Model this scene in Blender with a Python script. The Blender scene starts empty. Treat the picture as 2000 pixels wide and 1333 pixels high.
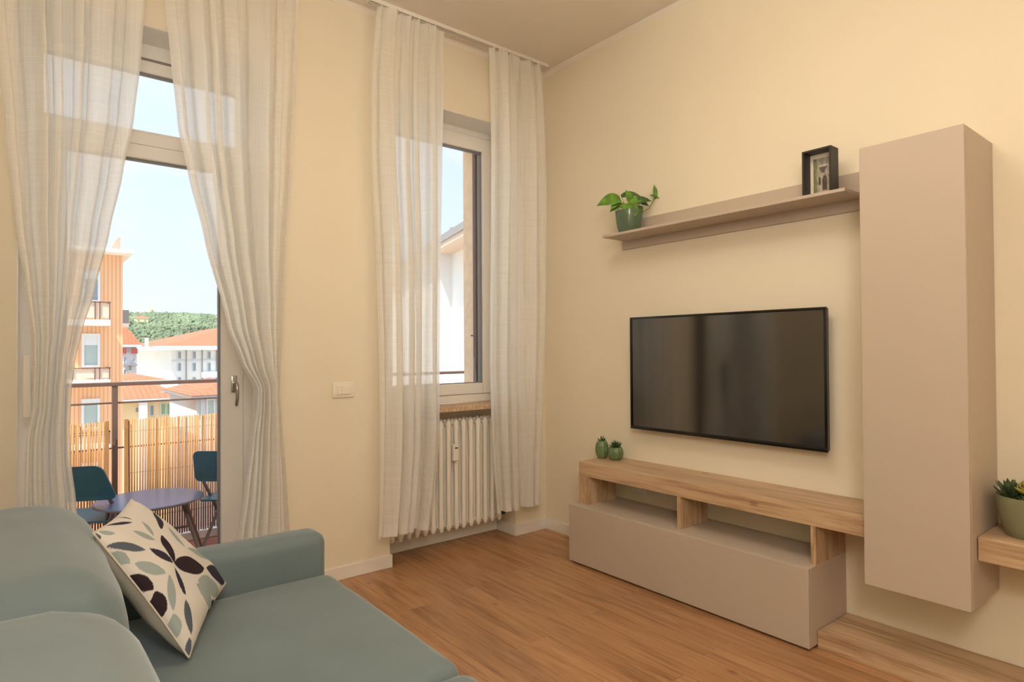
import bpy, bmesh, math, random
from mathutils import Vector, Matrix
from mathutils import noise as mnoise

scene = bpy.context.scene
COL = scene.collection
random.seed(7)

# ------------------------------------------------------------------ camera
FPX = 1204.83
CAM = Vector((0.0, 0.0, 1.30))
RM = Matrix(((0.7796326, -0.0034170, -0.6262279),
             (-0.6262085, -0.0138315, -0.7795330),
             (-0.0059980, 0.9998985, -0.0129232)))
cam_data = bpy.data.cameras.new('camera')
cam_data.sensor_width = 36.0
cam_data.lens = 36.0 * FPX / 2000.0
cam_data.clip_start = 0.02
cam_data.clip_end = 3000
cam = bpy.data.objects.new('camera', cam_data)
cam.matrix_world = Matrix.Translation(CAM) @ RM.to_4x4()
COL.objects.link(cam)
scene.camera = cam

# ------------------------------------------------------------------ world
SKY_STRENGTH = 1.6
world = bpy.data.worlds.new('sky')
scene.world = world
world.use_nodes = True
wn = world.node_tree.nodes
wl = world.node_tree.links
wn.clear()
w_out = wn.new('ShaderNodeOutputWorld')
w_bg = wn.new('ShaderNodeBackground')
w_tc = wn.new('ShaderNodeTexCoord')
w_sep = wn.new('ShaderNodeSeparateXYZ')
w_ramp = wn.new('ShaderNodeValToRGB')
w_ramp.color_ramp.elements[0].position = 0.0
w_ramp.color_ramp.elements[0].color = (0.64, 0.71, 0.79, 1)
w_ramp.color_ramp.elements[1].position = 0.9
w_ramp.color_ramp.elements[1].color = (1.0, 1.22, 1.55, 1)
e = w_ramp.color_ramp.elements.new(0.3)
e.color = (0.545, 0.64, 0.77, 1)
w_map = wn.new('ShaderNodeMapping')
w_map.inputs['Scale'].default_value = (1.0, 1.0, 2.6)
w_noise = wn.new('ShaderNodeTexNoise')
w_noise.inputs['Scale'].default_value = 5.0
w_noise.inputs['Detail'].default_value = 5.0
w_cr = wn.new('ShaderNodeValToRGB')
w_cr.color_ramp.elements[0].position = 0.50
w_cr.color_ramp.elements[0].color = (0, 0, 0, 1)
w_cr.color_ramp.elements[1].position = 0.72
w_cr.color_ramp.elements[1].color = (1, 1, 1, 1)
w_mix = wn.new('ShaderNodeMixRGB')
w_mix.inputs['Color2'].default_value = (0.66, 0.69, 0.73, 1)
wl.new(w_tc.outputs['Generated'], w_sep.inputs[0])
wl.new(w_sep.outputs['Z'], w_ramp.inputs[0])
wl.new(w_tc.outputs['Generated'], w_map.inputs[0])
wl.new(w_map.outputs[0], w_noise.inputs['Vector'])
wl.new(w_noise.outputs['Fac'], w_cr.inputs[0])
wl.new(w_cr.outputs[0], w_mix.inputs['Fac'])
wl.new(w_ramp.outputs[0], w_mix.inputs['Color1'])
wl.new(w_mix.outputs[0], w_bg.inputs['Color'])
w_bg.inputs['Strength'].default_value = SKY_STRENGTH
wl.new(w_bg.outputs[0], w_out.inputs[0])

# ------------------------------------------------------------------ sun and exposure
sun_d = bpy.data.lights.new('sun', 'SUN')
sun_d.energy = 8.0
sun_d.angle = 0.012
sun_d.color = (1.0, 0.95, 0.86)
sun = bpy.data.objects.new('sun', sun_d)
sun.rotation_euler = (-Vector((-0.42, -0.23, 0.87))).to_track_quat('-Z', 'Y').to_euler()
sun.location = (-10, -20, 40)
COL.objects.link(sun)
LAMP_STRENGTH = 12.0      # ceiling drum
FILL_STRENGTH = 28.0   # added fill light, shaped as a paper lantern
vs = scene.view_settings
vs.view_transform = 'Standard'
vs.look = 'None'
vs.exposure = 0.0
vs.gamma = 1.0
vs.use_curve_mapping = False


# ------------------------------------------------------------------ measuring helpers
def ray(px, py):
    return RM @ Vector((px - 1000.0, 666.5 - py, -FPX))


def aty(px, py, y):
    d = ray(px, py)
    return CAM + d * ((y - CAM.y) / d.y)


def interp(tab, t):
    if t <= tab[0][0]:
        return tab[0][1]
    for (a, va), (b, vb) in zip(tab, tab[1:]):
        if t <= b:
            f = (t - a) / (b - a)
            f = f * f * (3 - 2 * f) * 0.35 + f * 0.65
            return va + (vb - va) * f
    return tab[-1][1]


# ------------------------------------------------------------------ materials
def srgb(r, g, b):
    def f(c):
        c /= 255.0
        return c / 12.92 if c <= 0.04045 else ((c + 0.055) / 1.055) ** 2.4
    return (f(r), f(g), f(b), 1.0)


MATS = {}


def base_mat(name):
    m = bpy.data.materials.new(name)
    m.use_nodes = True
    nt = m.node_tree
    return m, nt.nodes, nt.links, nt.nodes['Principled BSDF']


def plain(name, col, rough=0.5, metal=0.0, spec=0.5, bump=0.0, bscale=200.0, vary=0.0, vscale=3.0, sheen=0.0):
    m, n, l, p = base_mat(name)
    p.inputs['Base Color'].default_value = col
    p.inputs['Roughness'].default_value = rough
    p.inputs['Metallic'].default_value = metal
    p.inputs['Specular IOR Level'].default_value = spec
    if sheen:
        p.inputs['Sheen Weight'].default_value = sheen
        p.inputs['Sheen Roughness'].default_value = 0.4
    tc = n.new('ShaderNodeTexCoord')
    if vary:
        t = n.new('ShaderNodeTexNoise')
        t.inputs['Scale'].default_value = vscale
        t.inputs['Detail'].default_value = 4
        l.new(tc.outputs['Object'], t.inputs['Vector'])
        r = n.new('ShaderNodeValToRGB')
        r.color_ramp.elements[0].position = 0.3
        r.color_ramp.elements[1].position = 0.7
        r.color_ramp.elements[0].color = tuple(c * (1 - vary) for c in col[:3]) + (1,)
        r.color_ramp.elements[1].color = tuple(min(1, c * (1 + vary)) for c in col[:3]) + (1,)
        l.new(t.outputs['Fac'], r.inputs[0])
        l.new(r.outputs[0], p.inputs['Base Color'])
    if bump:
        t = n.new('ShaderNodeTexNoise')
        t.inputs['Scale'].default_value = bscale
        t.inputs['Detail'].default_value = 3
        l.new(tc.outputs['Object'], t.inputs['Vector'])
        b = n.new('ShaderNodeBump')
        b.inputs['Strength'].default_value = bump
        b.inputs['Distance'].default_value = 0.002
        l.new(t.outputs['Fac'], b.inputs['Height'])
        l.new(b.outputs[0], p.inputs['Normal'])
    MATS[name] = m
    return m


def wood(name, c_dark, c_mid, c_light, scale=(9.0, 0.8, 9.0), rough=0.45, knots=True, rnd=0.0, grain=1.0):
    m, n, l, p = base_mat(name)
    tc = n.new('ShaderNodeTexCoord')
    info = n.new('ShaderNodeObjectInfo')
    mul = n.new('ShaderNodeVectorMath')
    mul.operation = 'SCALE'
    mul.inputs[0].default_value = (7.3, 31.0, 5.1)
    l.new(info.outputs['Random'], mul.inputs['Scale'])
    add = n.new('ShaderNodeVectorMath')
    l.new(tc.outputs['Object'], add.inputs[0])
    l.new(mul.outputs[0], add.inputs[1])
    mp = n.new('ShaderNodeMapping')
    mp.inputs['Scale'].default_value = scale
    l.new(add.outputs[0], mp.inputs[0])
    t1 = n.new('ShaderNodeTexNoise')
    t1.inputs['Scale'].default_value = 2.2
    t1.inputs['Detail'].default_value = 8
    t1.inputs['Roughness'].default_value = 0.62
    t1.inputs['Distortion'].default_value = 0.7
    l.new(mp.outputs[0], t1.inputs['Vector'])
    t2 = n.new('ShaderNodeTexNoise')
    t2.inputs['Scale'].default_value = 14.0
    t2.inputs['Detail'].default_value = 4
    mp2 = n.new('ShaderNodeMapping')
    mp2.inputs['Scale'].default_value = (scale[0], scale[1] * 0.55, scale[2])
    l.new(add.outputs[0], mp2.inputs[0])
    l.new(mp2.outputs[0], t2.inputs['Vector'])
    mx = n.new('ShaderNodeMath')
    mx.operation = 'MULTIPLY_ADD'
    mx.inputs[1].default_value = 0.35 * grain
    l.new(t2.outputs['Fac'], mx.inputs[0])
    sc = n.new('ShaderNodeMath')
    sc.operation = 'MULTIPLY_ADD'
    sc.inputs[1].default_value = 0.8
    sc.inputs[2].default_value = -0.07
    l.new(t1.outputs['Fac'], sc.inputs[0])
    l.new(sc.outputs[0], mx.inputs[2])
    r = n.new('ShaderNodeValToRGB')
    r.color_ramp.elements[0].position = 0.34
    r.color_ramp.elements[0].color = c_dark
    r.color_ramp.elements[1].position = 0.70
    r.color_ramp.elements[1].color = c_light
    e2 = r.color_ramp.elements.new(0.50)
    e2.color = c_mid
    l.new(mx.outputs[0], r.inputs[0])
    last = r.outputs[0]
    if knots:
        v = n.new('ShaderNodeTexVoronoi')
        v.inputs['Scale'].default_value = 3.0
        mp3 = n.new('ShaderNodeMapping')
        mp3.inputs['Scale'].default_value = (1.5, 0.9, 1.5)
        l.new(add.outputs[0], mp3.inputs[0])
        l.new(mp3.outputs[0], v.inputs['Vector'])
        kr = n.new('ShaderNodeValToRGB')
        kr.color_ramp.elements[0].position = 0.02
        kr.color_ramp.elements[0].color = (0.45, 0.36, 0.28, 1)
        kr.color_ramp.elements[1].position = 0.09
        kr.color_ramp.elements[1].color = (1, 1, 1, 1)
        l.new(v.outputs['Distance'], kr.inputs[0])
        mm = n.new('ShaderNodeMixRGB')
        mm.blend_type = 'MULTIPLY'
        mm.inputs['Fac'].default_value = 0.8
        l.new(last, mm.inputs['Color1'])
        l.new(kr.outputs[0], mm.inputs['Color2'])
        last = mm.outputs[0]
    if rnd:
        mr = n.new('ShaderNodeMapRange')
        mr.inputs['To Min'].default_value = 1.0 - rnd
        mr.inputs['To Max'].default_value = 1.0 + rnd
        l.new(info.outputs['Random'], mr.inputs['Value'])
        vm = n.new('ShaderNodeVectorMath')
        vm.operation = 'SCALE'
        l.new(last, vm.inputs[0])
        l.new(mr.outputs[0], vm.inputs['Scale'])
        last = vm.outputs[0]
    l.new(last, p.inputs['Base Color'])
    p.inputs['Roughness'].default_value = rough
    b = n.new('ShaderNodeBump')
    b.inputs['Strength'].default_value = 0.12
    b.inputs['Distance'].default_value = 0.002
    l.new(t2.outputs['Fac'], b.inputs['Height'])
    l.new(b.outputs[0], p.inputs['Normal'])
    MATS[name] = m
    return m


def stripes(name, c1, c2, scale=8.0, axis='X', rough=0.8, noise_amt=0.15, zscale=0.0):
    """cladding or roof tiles: fine relief lines running across one axis"""
    m, n, l, p = base_mat(name)
    tc = n.new('ShaderNodeTexCoord')
    wv = n.new('ShaderNodeTexWave')
    wv.bands_direction = axis
    wv.inputs['Scale'].default_value = scale
    wv.inputs['Distortion'].default_value = 0.3
    l.new(tc.outputs['Object'], wv.inputs['Vector'])
    t = n.new('ShaderNodeTexNoise')
    t.inputs['Scale'].default_value = 0.8
    t.inputs['Detail'].default_value = 6
    l.new(tc.outputs['Object'], t.inputs['Vector'])
    a = n.new('ShaderNodeMath')
    a.operation = 'MULTIPLY_ADD'
    a.inputs[1].default_value = noise_amt
    l.new(t.outputs['Fac'], a.inputs[0])
    l.new(wv.outputs['Fac'], a.inputs[2])
    r = n.new('ShaderNodeValToRGB')
    r.color_ramp.elements[0].color = c1
    r.color_ramp.elements[1].color = c2
    r.color_ramp.elements[1].position = 0.6
    l.new(a.outputs[0], r.inputs[0])
    l.new(r.outputs[0], p.inputs['Base Color'])
    p.inputs['Roughness'].default_value = rough
    MATS[name] = m
    return m


def attr_mat(name, rough=0.8, bump=0.0, sheen=0.0):
    m, n, l, p = base_mat(name)
    at = n.new('ShaderNodeVertexColor')
    at.layer_name = 'print'
    l.new(at.outputs[0], p.inputs['Base Color'])
    p.inputs['Roughness'].default_value = rough
    p.inputs['Specular IOR Level'].default_value = 0.2
    if bump:
        tc = n.new('ShaderNodeTexCoord')
        t = n.new('ShaderNodeTexNoise')
        t.inputs['Scale'].default_value = 300
        l.new(tc.outputs['Object'], t.inputs['Vector'])
        b = n.new('ShaderNodeBump')
        b.inputs['Strength'].default_value = bump
        b.inputs['Distance'].default_value = 0.001
        l.new(t.outputs['Fac'], b.inputs['Height'])
        l.new(b.outputs[0], p.inputs['Normal'])
    MATS[name] = m
    return m


def sheer(name, col, see=0.2, trans=0.5, fwd=0.4):
    m = bpy.data.materials.new(name)
    m.use_nodes = True
    n, l = m.node_tree.nodes, m.node_tree.links
    n.clear()
    out = n.new('ShaderNodeOutputMaterial')
    d = n.new('ShaderNodeBsdfDiffuse')
    d.inputs[0].default_value = col
    t = n.new('ShaderNodeBsdfTranslucent')
    t.inputs[0].default_value = col
    tp = n.new('ShaderNodeBsdfTransparent')
    rf = n.new('ShaderNodeBsdfRefraction')
    rf.inputs['Color'].default_value = (0.97, 0.96, 0.94, 1)
    rf.inputs['Roughness'].default_value = 0.75
    rf.inputs['IOR'].default_value = 1.22
    m0 = n.new('ShaderNodeMixShader')
    m0.inputs[0].default_value = trans
    l.new(d.outputs[0], m0.inputs[1])
    l.new(t.outputs[0], m0.inputs[2])
    m1 = n.new('ShaderNodeMixShader')
    m1.inputs[0].default_value = fwd
    l.new(m0.outputs[0], m1.inputs[1])
    l.new(rf.outputs[0], m1.inputs[2])
    m2 = n.new('ShaderNodeMixShader')
    l.new(m1.outputs[0], m2.inputs[1])
    l.new(tp.outputs[0], m2.inputs[2])
    # woven threads: slubs running both ways vary the openness
    tc = n.new('ShaderNodeTexCoord')
    facs = []
    for sc_ in ((420.0, 60.0, 3.0), (4.0, 4.0, 500.0)):
        mp = n.new('ShaderNodeMapping')
        mp.inputs['Scale'].default_value = sc_
        l.new(tc.outputs['Object'], mp.inputs[0])
        ns = n.new('ShaderNodeTexNoise')
        ns.inputs['Scale'].default_value = 1.0
        ns.inputs['Detail'].default_value = 2
        l.new(mp.outputs[0], ns.inputs['Vector'])
        facs.append(ns)
    ad = n.new('ShaderNodeMath')
    ad.operation = 'ADD'
    l.new(facs[0].outputs['Fac'], ad.inputs[0])
    l.new(facs[1].outputs['Fac'], ad.inputs[1])
    mr = n.new('ShaderNodeMapRange')
    mr.inputs['From Min'].default_value = 0.6
    mr.inputs['From Max'].default_value = 1.4
    mr.inputs['To Min'].default_value = see * 0.45
    mr.inputs['To Max'].default_value = see * 1.55
    l.new(ad.outputs[0], mr.inputs['Value'])
    l.new(mr.outputs[0], m2.inputs[0])
    l.new(m2.outputs[0], out.inputs[0])
    MATS[name] = m
    return m


def window_glass(name):
    m = bpy.data.materials.new(name)
    m.use_nodes = True
    n, l = m.node_tree.nodes, m.node_tree.links
    n.clear()
    out = n.new('ShaderNodeOutputMaterial')
    tp = n.new('ShaderNodeBsdfTransparent')
    tp.inputs[0].default_value = (0.97, 0.985, 0.98, 1)
    g = n.new('ShaderNodeBsdfGlossy')
    g.inputs['Roughness'].default_value = 0.0
    fr = n.new('ShaderNodeFresnel')
    fr.inputs[0].default_value = 1.35
    mx = n.new('ShaderNodeMixShader')
    l.new(fr.outputs[0], mx.inputs[0])
    l.new(tp.outputs[0], mx.inputs[1])
    l.new(g.outputs[0], mx.inputs[2])
    l.new(mx.outputs[0], out.inputs[0])
    MATS[name] = m
    return m


def emit(name, col, s):
    m = bpy.data.materials.new(name)
    m.use_nodes = True
    n, l = m.node_tree.nodes, m.node_tree.links
    n.clear()
    out = n.new('ShaderNodeOutputMaterial')
    em = n.new('ShaderNodeEmission')
    em.inputs[0].default_value = col
    em.inputs[1].default_value = s
    l.new(em.outputs[0], out.inputs[0])
    MATS[name] = m
    return m


plain('wall_paint', srgb(237, 226, 203), 0.9, spec=0.2, bump=0.05, bscale=60)
plain('ceiling_paint', srgb(238, 230, 218), 0.9, spec=0.2)
plain('white_lacquer', srgb(238, 232, 222), 0.4)
plain('upvc', srgb(240, 236, 230), 0.35)
plain('gasket', srgb(135, 132, 130), 0.6)
plain('taupe', srgb(192, 177, 160), 0.5, bump=0.04, bscale=400)
wood('oak', srgb(158, 127, 96), srgb(197, 166, 131), srgb(213, 186, 152), (10, 0.7, 10), 0.5)
wood('oak_upright', srgb(158, 127, 96), srgb(197, 166, 131), srgb(213, 186, 152), (10, 10, 0.9), 0.5, knots=False)
wood('floor_oak', srgb(134, 94, 62), srgb(174, 129, 90), srgb(193, 150, 109), (11, 0.7, 6), 0.38, knots=True, rnd=0.09)
plain('tv_plastic', srgb(18, 17, 17), 0.18)
plain('tv_screen', srgb(24, 21, 19), 0.10, spec=0.9).node_tree.nodes['Principled BSDF'].inputs['IOR'].default_value = 1.85
plain('sofa_fabric', srgb(110, 124, 127), 0.75, spec=0.25, bump=0.15, bscale=500, vary=0.05, vscale=6, sheen=0.35)
plain('sofa_base', srgb(60, 60, 58), 0.7)
sheer('curtain_cloth', srgb(255, 254, 251), 0.15, 0.55, 0.08)
plain('curtain_tape', srgb(244, 234, 214), 0.9)
window_glass('glass')
plain('stone', srgb(200, 172, 140), 0.6, vary=0.3, vscale=70)
plain('radiator_enamel', srgb(242, 236, 224), 0.35)
plain('steel', srgb(190, 186, 182), 0.25, metal=1.0)
plain('switch_plastic', srgb(240, 232, 218), 0.35)
plain('dark_hole', srgb(40, 36, 34), 0.7)
plain('pot_green', srgb(88, 108, 84), 0.18)
plain('pot_cactus', srgb(104, 128, 84), 0.25, vary=0.25, vscale=60, bump=0.5, bscale=120)
plain('pot_olive', srgb(134, 134, 104), 0.35)
plain('soil', srgb(52, 38, 28), 0.95, bump=0.6, bscale=150)
plain('leaf', srgb(96, 142, 44), 0.4, vary=0.35, vscale=25)
plain('leaf_dark', srgb(60, 92, 40), 0.45, vary=0.3, vscale=25)
plain('succulent', srgb(58, 78, 46), 0.4, vary=0.3, vscale=40)
plain('succulent_yellow', srgb(150, 140, 52), 0.45, vary=0.2, vscale=30)
plain('stem', srgb(150, 148, 76), 0.5)
plain('frame_black', srgb(40, 37, 36), 0.45, bump=0.05)
plain('mat_board', srgb(232, 220, 205), 0.9)
attr_mat('photo_print', 0.5)
attr_mat('cushion_print', 0.9, bump=0.2)
plain('cushion_cloth', srgb(206, 196, 180), 0.9, spec=0.2, bump=0.2, bscale=300)
# outdoors
plain('railing_paint', srgb(112, 88, 82), 0.5)
plain('bamboo', srgb(184, 132, 82), 0.6, vary=0.12, vscale=9)
plain('wire', srgb(110, 90, 70), 0.6)
plain('terracotta_floor', srgb(168, 96, 74), 0.7, vary=0.12, vscale=8)
plain('kerb_white', srgb(232, 228, 222), 0.8)
plain('chair_teal', srgb(46, 98, 112), 0.4)
plain('chair_leg', srgb(120, 98, 88), 0.5)
plain('table_top', srgb(104, 112, 140), 0.25)
plain('facade_plaster', srgb(240, 222, 196), 0.9)
plain('jamb_stone', srgb(238, 208, 178), 0.8, vary=0.08, vscale=20)
plain('shutter_brown', srgb(110, 84, 72), 0.5)
stripes('orange_cladding', srgb(226, 160, 116), srgb(244, 192, 150), 2.0, 'X')
plain('white_render', srgb(240, 238, 236), 0.9, vary=0.03, vscale=0.3)
plain('grey_render', srgb(206, 208, 214), 0.9, vary=0.05, vscale=0.3)
plain('yellow_render', srgb(246, 222, 178), 0.9, vary=0.04, vscale=0.3)
plain('orange_render', srgb(240, 186, 126), 0.9, vary=0.04, vscale=0.3)
plain('gable_grey', srgb(186, 158, 142), 0.9)
plain('roof_fascia', srgb(238, 234, 226), 0.8)
plain('grey_metal', srgb(150, 146, 146), 0.5)
stripes('roof_tile', srgb(152, 74, 50), srgb(190, 104, 74), 0.8, 'X', noise_amt=0.6)
plain('far_pane', srgb(150, 162, 168), 0.15)
plain('far_curtain', srgb(176, 190, 186), 0.7)
plain('blind_white', srgb(226, 226, 228), 0.7)
plain('balcony_panel', srgb(230, 200, 178), 0.5)
plain('awning_red', srgb(150, 70, 64), 0.8)
plain('green_glass', srgb(150, 186, 140), 0.3)
plain('street_ground', srgb(170, 160, 144), 0.95, vary=0.15, vscale=0.05)
plain('hill_grass', srgb(108, 120, 96), 0.95, vary=0.2, vscale=0.05)
plain('tree_canopy', srgb(106, 118, 92), 0.95, vary=0.4, vscale=0.05)


# ------------------------------------------------------------------ mesh helpers
def new_bm():
    return bmesh.new()


def box(bm, x0, x1, y0, y1, z0, z1, bev=0.0, seg=2):
    vs_ = [bm.verts.new((x, y, z)) for x in (x0, x1) for y in (y0, y1) for z in (z0, z1)]
    fs = [(0, 1, 3, 2), (4, 6, 7, 5), (0, 4, 5, 1), (2, 3, 7, 6), (0, 2, 6, 4), (1, 5, 7, 3)]
    faces = [bm.faces.new([vs_[i] for i in f]) for f in fs]
    if bev > 0:
        es = set()
        for f in faces:
            es.update(f.edges)
        bmesh.ops.bevel(bm, geom=list(es), offset=bev, segments=seg, profile=0.5, affect='EDGES')
    return bm


def tube(bm, pts, r, n=10, caps=True, taper=None):
    pts = [Vector(p) for p in pts]
    rings = []
    for i, p in enumerate(pts):
        if i == 0:
            t = pts[1] - pts[0]
        elif i == len(pts) - 1:
            t = pts[-1] - pts[-2]
        else:
            t = (pts[i + 1] - pts[i]).normalized() + (pts[i] - pts[i - 1]).normalized()
        t.normalize()
        a = t.orthogonal().normalized() if abs(t.z) > 0.95 else t.cross(Vector((0, 0, 1))).normalized()
        b = t.cross(a)
        rr = taper[i] if taper else r
        rings.append([bm.verts.new(p + (a * math.cos(2 * math.pi * k / n) + b * math.sin(2 * math.pi * k / n)) * rr) for k in range(n)])
    for A, B in zip(rings, rings[1:]):
        for k in range(n):
            bm.faces.new((A[k], A[(k + 1) % n], B[(k + 1) % n], B[k]))
    if caps:
        bm.faces.new(list(reversed(rings[0])))
        bm.faces.new(rings[-1])
    return bm


def lathe(bm, prof, c=(0, 0, 0), n=40, rib=0, ribamp=0.0):
    """prof: list of (radius, z)"""
    rings = []
    for r, z in prof:
        ring = []
        for k in range(n):
            a = 2 * math.pi * k / n
            rr = r * (1 + (ribamp * (abs(math.cos(a * rib / 2)) - 0.6) if rib else 0))
            ring.append(bm.verts.new((c[0] + rr * math.cos(a), c[1] + rr * math.sin(a), c[2] + z)))
        rings.append(ring)
    for A, B in zip(rings, rings[1:]):
        for k in range(n):
            bm.faces.new((A[k], A[(k + 1) % n], B[(k + 1) % n], B[k]))
    bm.faces.new(list(reversed(rings[0])))
    bm.faces.new(rings[-1])
    return bm


def grid(bm, nu, nv, fn):
    vv = [[bm.verts.new(fn(i / nu, j / nv)) for j in range(nv + 1)] for i in range(nu + 1)]
    for i in range(nu):
        for j in range(nv):
            bm.faces.new((vv[i][j], vv[i + 1][j], vv[i + 1][j + 1], vv[i][j + 1]))
    return vv


def prism(bm, poly, fn0, fn1):
    """poly 2d list -> two caps via fn0/fn1 and sides"""
    A = [bm.verts.new(fn0(p)) for p in poly]
    B = [bm.verts.new(fn1(p)) for p in poly]
    bm.faces.new(A)
    bm.faces.new(list(reversed(B)))
    n = len(poly)
    for i in range(n):
        bm.faces.new((A[i], B[i], B[(i + 1) % n], A[(i + 1) % n]))
    return bm


def link(name, bm, mat, parent=None, origin=None, smooth=False):
    """one mesh object; verts come in world coordinates and are moved to the origin given"""
    o0 = Vector(origin) if origin is not None else (root_of(parent).location.copy() if parent else Vector((0, 0, 0)))
    bmesh.ops.recalc_face_normals(bm, faces=bm.faces)
    bmesh.ops.translate(bm, verts=bm.verts, vec=-o0)
    me = bpy.data.meshes.new(name)
    bm.to_mesh(me)
    bm.free()
    if smooth:
        for pl in me.polygons:
            pl.use_smooth = True
    if isinstance(mat, str):
        mat = MATS[mat]
    me.materials.append(mat)
    ob = bpy.data.objects.new(name, me)
    if parent:
        ob.parent = parent
        if origin is not None:
            ob.location = o0 - root_of(parent).location
    else:
        ob.location = o0
    COL.objects.link(ob)
    if smooth == 'auto':
        auto_smooth(me)
    return ob


def auto_smooth(me, ang=0.6):
    for pl in me.polygons:
        pl.use_smooth = True
    b = bmesh.new()
    b.from_mesh(me)
    for ed in b.edges:
        if len(ed.link_faces) == 2 and ed.calc_face_angle(0) > ang:
            ed.smooth = False
    b.to_mesh(me)
    b.free()


def root_of(o):
    while o.parent:
        o = o.parent
    return o


def thing(name, loc, label, cat, group=None, kind=None):
    o = bpy.data.objects.new(name, None)
    o.empty_display_size = 0.05
    o.location = loc
    COL.objects.link(o)
    return tag(o, label, cat, group, kind)


def tag(o, label=None, cat=None, group=None, kind=None):
    if label:
        o['label'] = label
    if cat:
        o['category'] = cat
    if group:
        o['group'] = group
    if kind:
        o['kind'] = kind
    return o


def struct(name, bm, mat, label=None, cat=None, **k):
    return tag(link(name, bm, mat, **k), label, cat, None, 'structure')


def bx(name, mat, parent, x0, x1, y0, y1, z0, z1, bev=0.0, seg=2, smooth=False):
    return link(name, box(new_bm(), x0, x1, y0, y1, z0, z1, bev, seg), mat, parent, smooth='auto' if (bev and smooth) else False)


# ================================================================== ROOM
XL, XR, YN, YW, ZC = -0.42, 3.0, -2.2, 3.35, 3.31
NX0, NX1, NY = 1.745, 2.715, 3.57       # window niche
DX0, DX1 = 0.0, 1.03                    # balcony door opening
HEAD = 2.85
YO = 3.85                               # outer face of the facade

# floor slab and planks
floor = struct('floor', box(new_bm(), XL, XR, YN, NY, -0.12, -0.012), 'floor_oak',
               'warm brown oak plank floor of the living room', 'floor')
PW, PL = 0.192, 1.28
gap = 0.0009
mesh_cache = {}
row = 0
x = XL
while x < XR - 0.01:
    x1 = min(x + PW, XR)
    yend = NY if (x1 > NX0 + 0.01 and x < NX1 - 0.01) else YW
    y = YN - (0.37 + (row * 0.483) % 1.0) * PL * 0.95
    while y < yend - 0.01:
        y0, y1 = max(y, YN), min(y + PL, yend)
        if y1 - y0 > 0.02:
            key = (round(x1 - x, 3), round(y1 - y0, 3))
            if key not in mesh_cache:
                b = box(new_bm(), 0, x1 - x - gap, 0, y1 - y0 - gap, -0.012, 0.0, 0.0008, 1)
                me = bpy.data.meshes.new('plank')
                bmesh.ops.recalc_face_normals(b, faces=b.faces)
                b.to_mesh(me)
                b.free()
                me.materials.append(MATS['floor_oak'])
                mesh_cache[key] = me
            ob = bpy.data.objects.new('plank', mesh_cache[key])
            ob.location = (x, y0, 0)
            ob.parent = floor
            COL.objects.link(ob)
        y += PL
    x = x1
    row += 1

# window wall
bm = new_bm()
box(bm, XL - 0.2, DX0, YW, YO, 0, ZC)
box(bm, DX0, DX1, YW, YO, HEAD, ZC)
box(bm, DX1, NX0, YW, YO, 0, ZC)
box(bm, NX0, NX1, YW, YO, HEAD, ZC)
box(bm, NX0, NX1, NY, YO, 0, 0.895)
box(bm, NX1, XR + 0.2, YW, YO, 0, ZC)
struct('wall_far', bm, 'wall_paint', 'cream window wall with balcony door opening and radiator niche', 'wall')
struct('wall_right', box(new_bm(), XR, XR + 0.2, YN, YW, 0, ZC), 'wall_paint', 'cream wall behind the television', 'wall')
struct('wall_left', box(new_bm(), XL - 0.2, XL, YN, YW, 0, ZC), 'wall_paint', 'cream wall behind the sofa', 'wall')
struct('wall_near', box(new_bm(), XL - 0.2, XR + 0.2, YN - 0.2, YN, 0, ZC), 'wall_paint', 'cream wall opposite the windows', 'wall')
struct('ceiling', box(new_bm(), XL - 0.2, XR + 0.2, YN - 0.2, YO, ZC, ZC + 0.2), 'ceiling_paint', 'smooth pale ceiling', 'ceiling')


def cove(bm, p0, p1, inward):
    p0, p1, inn = Vector(p0), Vector(p1), Vector(inward)
    prof = [(0, 0), (0.022, 0), (0.018, -0.008), (0.010, -0.016), (0.004, -0.024), (0, -0.028)]
    prism(bm, prof, lambda q: p0 + inn * q[0] + Vector((0, 0, q[1])), lambda q: p1 + inn * q[0] + Vector((0, 0, q[1])))


for i, (p0, p1, inn) in enumerate((((XR, YN, ZC), (XR, YW, ZC), (-1, 0, 0)), ((XL, YW, ZC), (XR, YW, ZC), (0, -1, 0)),
                                   ((XL, YN, ZC), (XL, YW, ZC), (1, 0, 0)))):
    b = new_bm()
    cove(b, p0, p1, inn)
    struct('trim_%d' % (i + 1), b, 'ceiling_paint', ('slim white cornice above the television wall', 'slim white cornice above the window wall',
                                                     'slim white cornice above the sofa wall')[i], 'cornice')

BH, BT = 0.076, 0.012


def skirting(name, boxes, label):
    b = new_bm()
    for q in boxes:
        box(b, *q, 0.0, BH, 0.002, 1)
    struct(name, b, 'white_lacquer', label, 'baseboard')


skirting('baseboard_far', [(DX1, NX0 + BT, YW - BT, YW), (NX1 - BT, XR, YW - BT, YW)], 'white baseboard along the window wall')
skirting('baseboard_niche', [(NX0 + 0.001, NX1 - 0.001, NY - BT, NY), (NX0, NX0 + BT, YW, NY - BT), (NX1 - BT, NX1, YW, NY - BT)],
         'white baseboard inside the radiator niche')
skirting('baseboard_right', [(XR - BT, XR, 2.745, YW - BT)], 'white baseboard between the room corner and the media cabinet')
skirting('baseboard_left', [(XL, XL + BT, YN, YW - BT)], 'white baseboard along the sofa wall')

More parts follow.
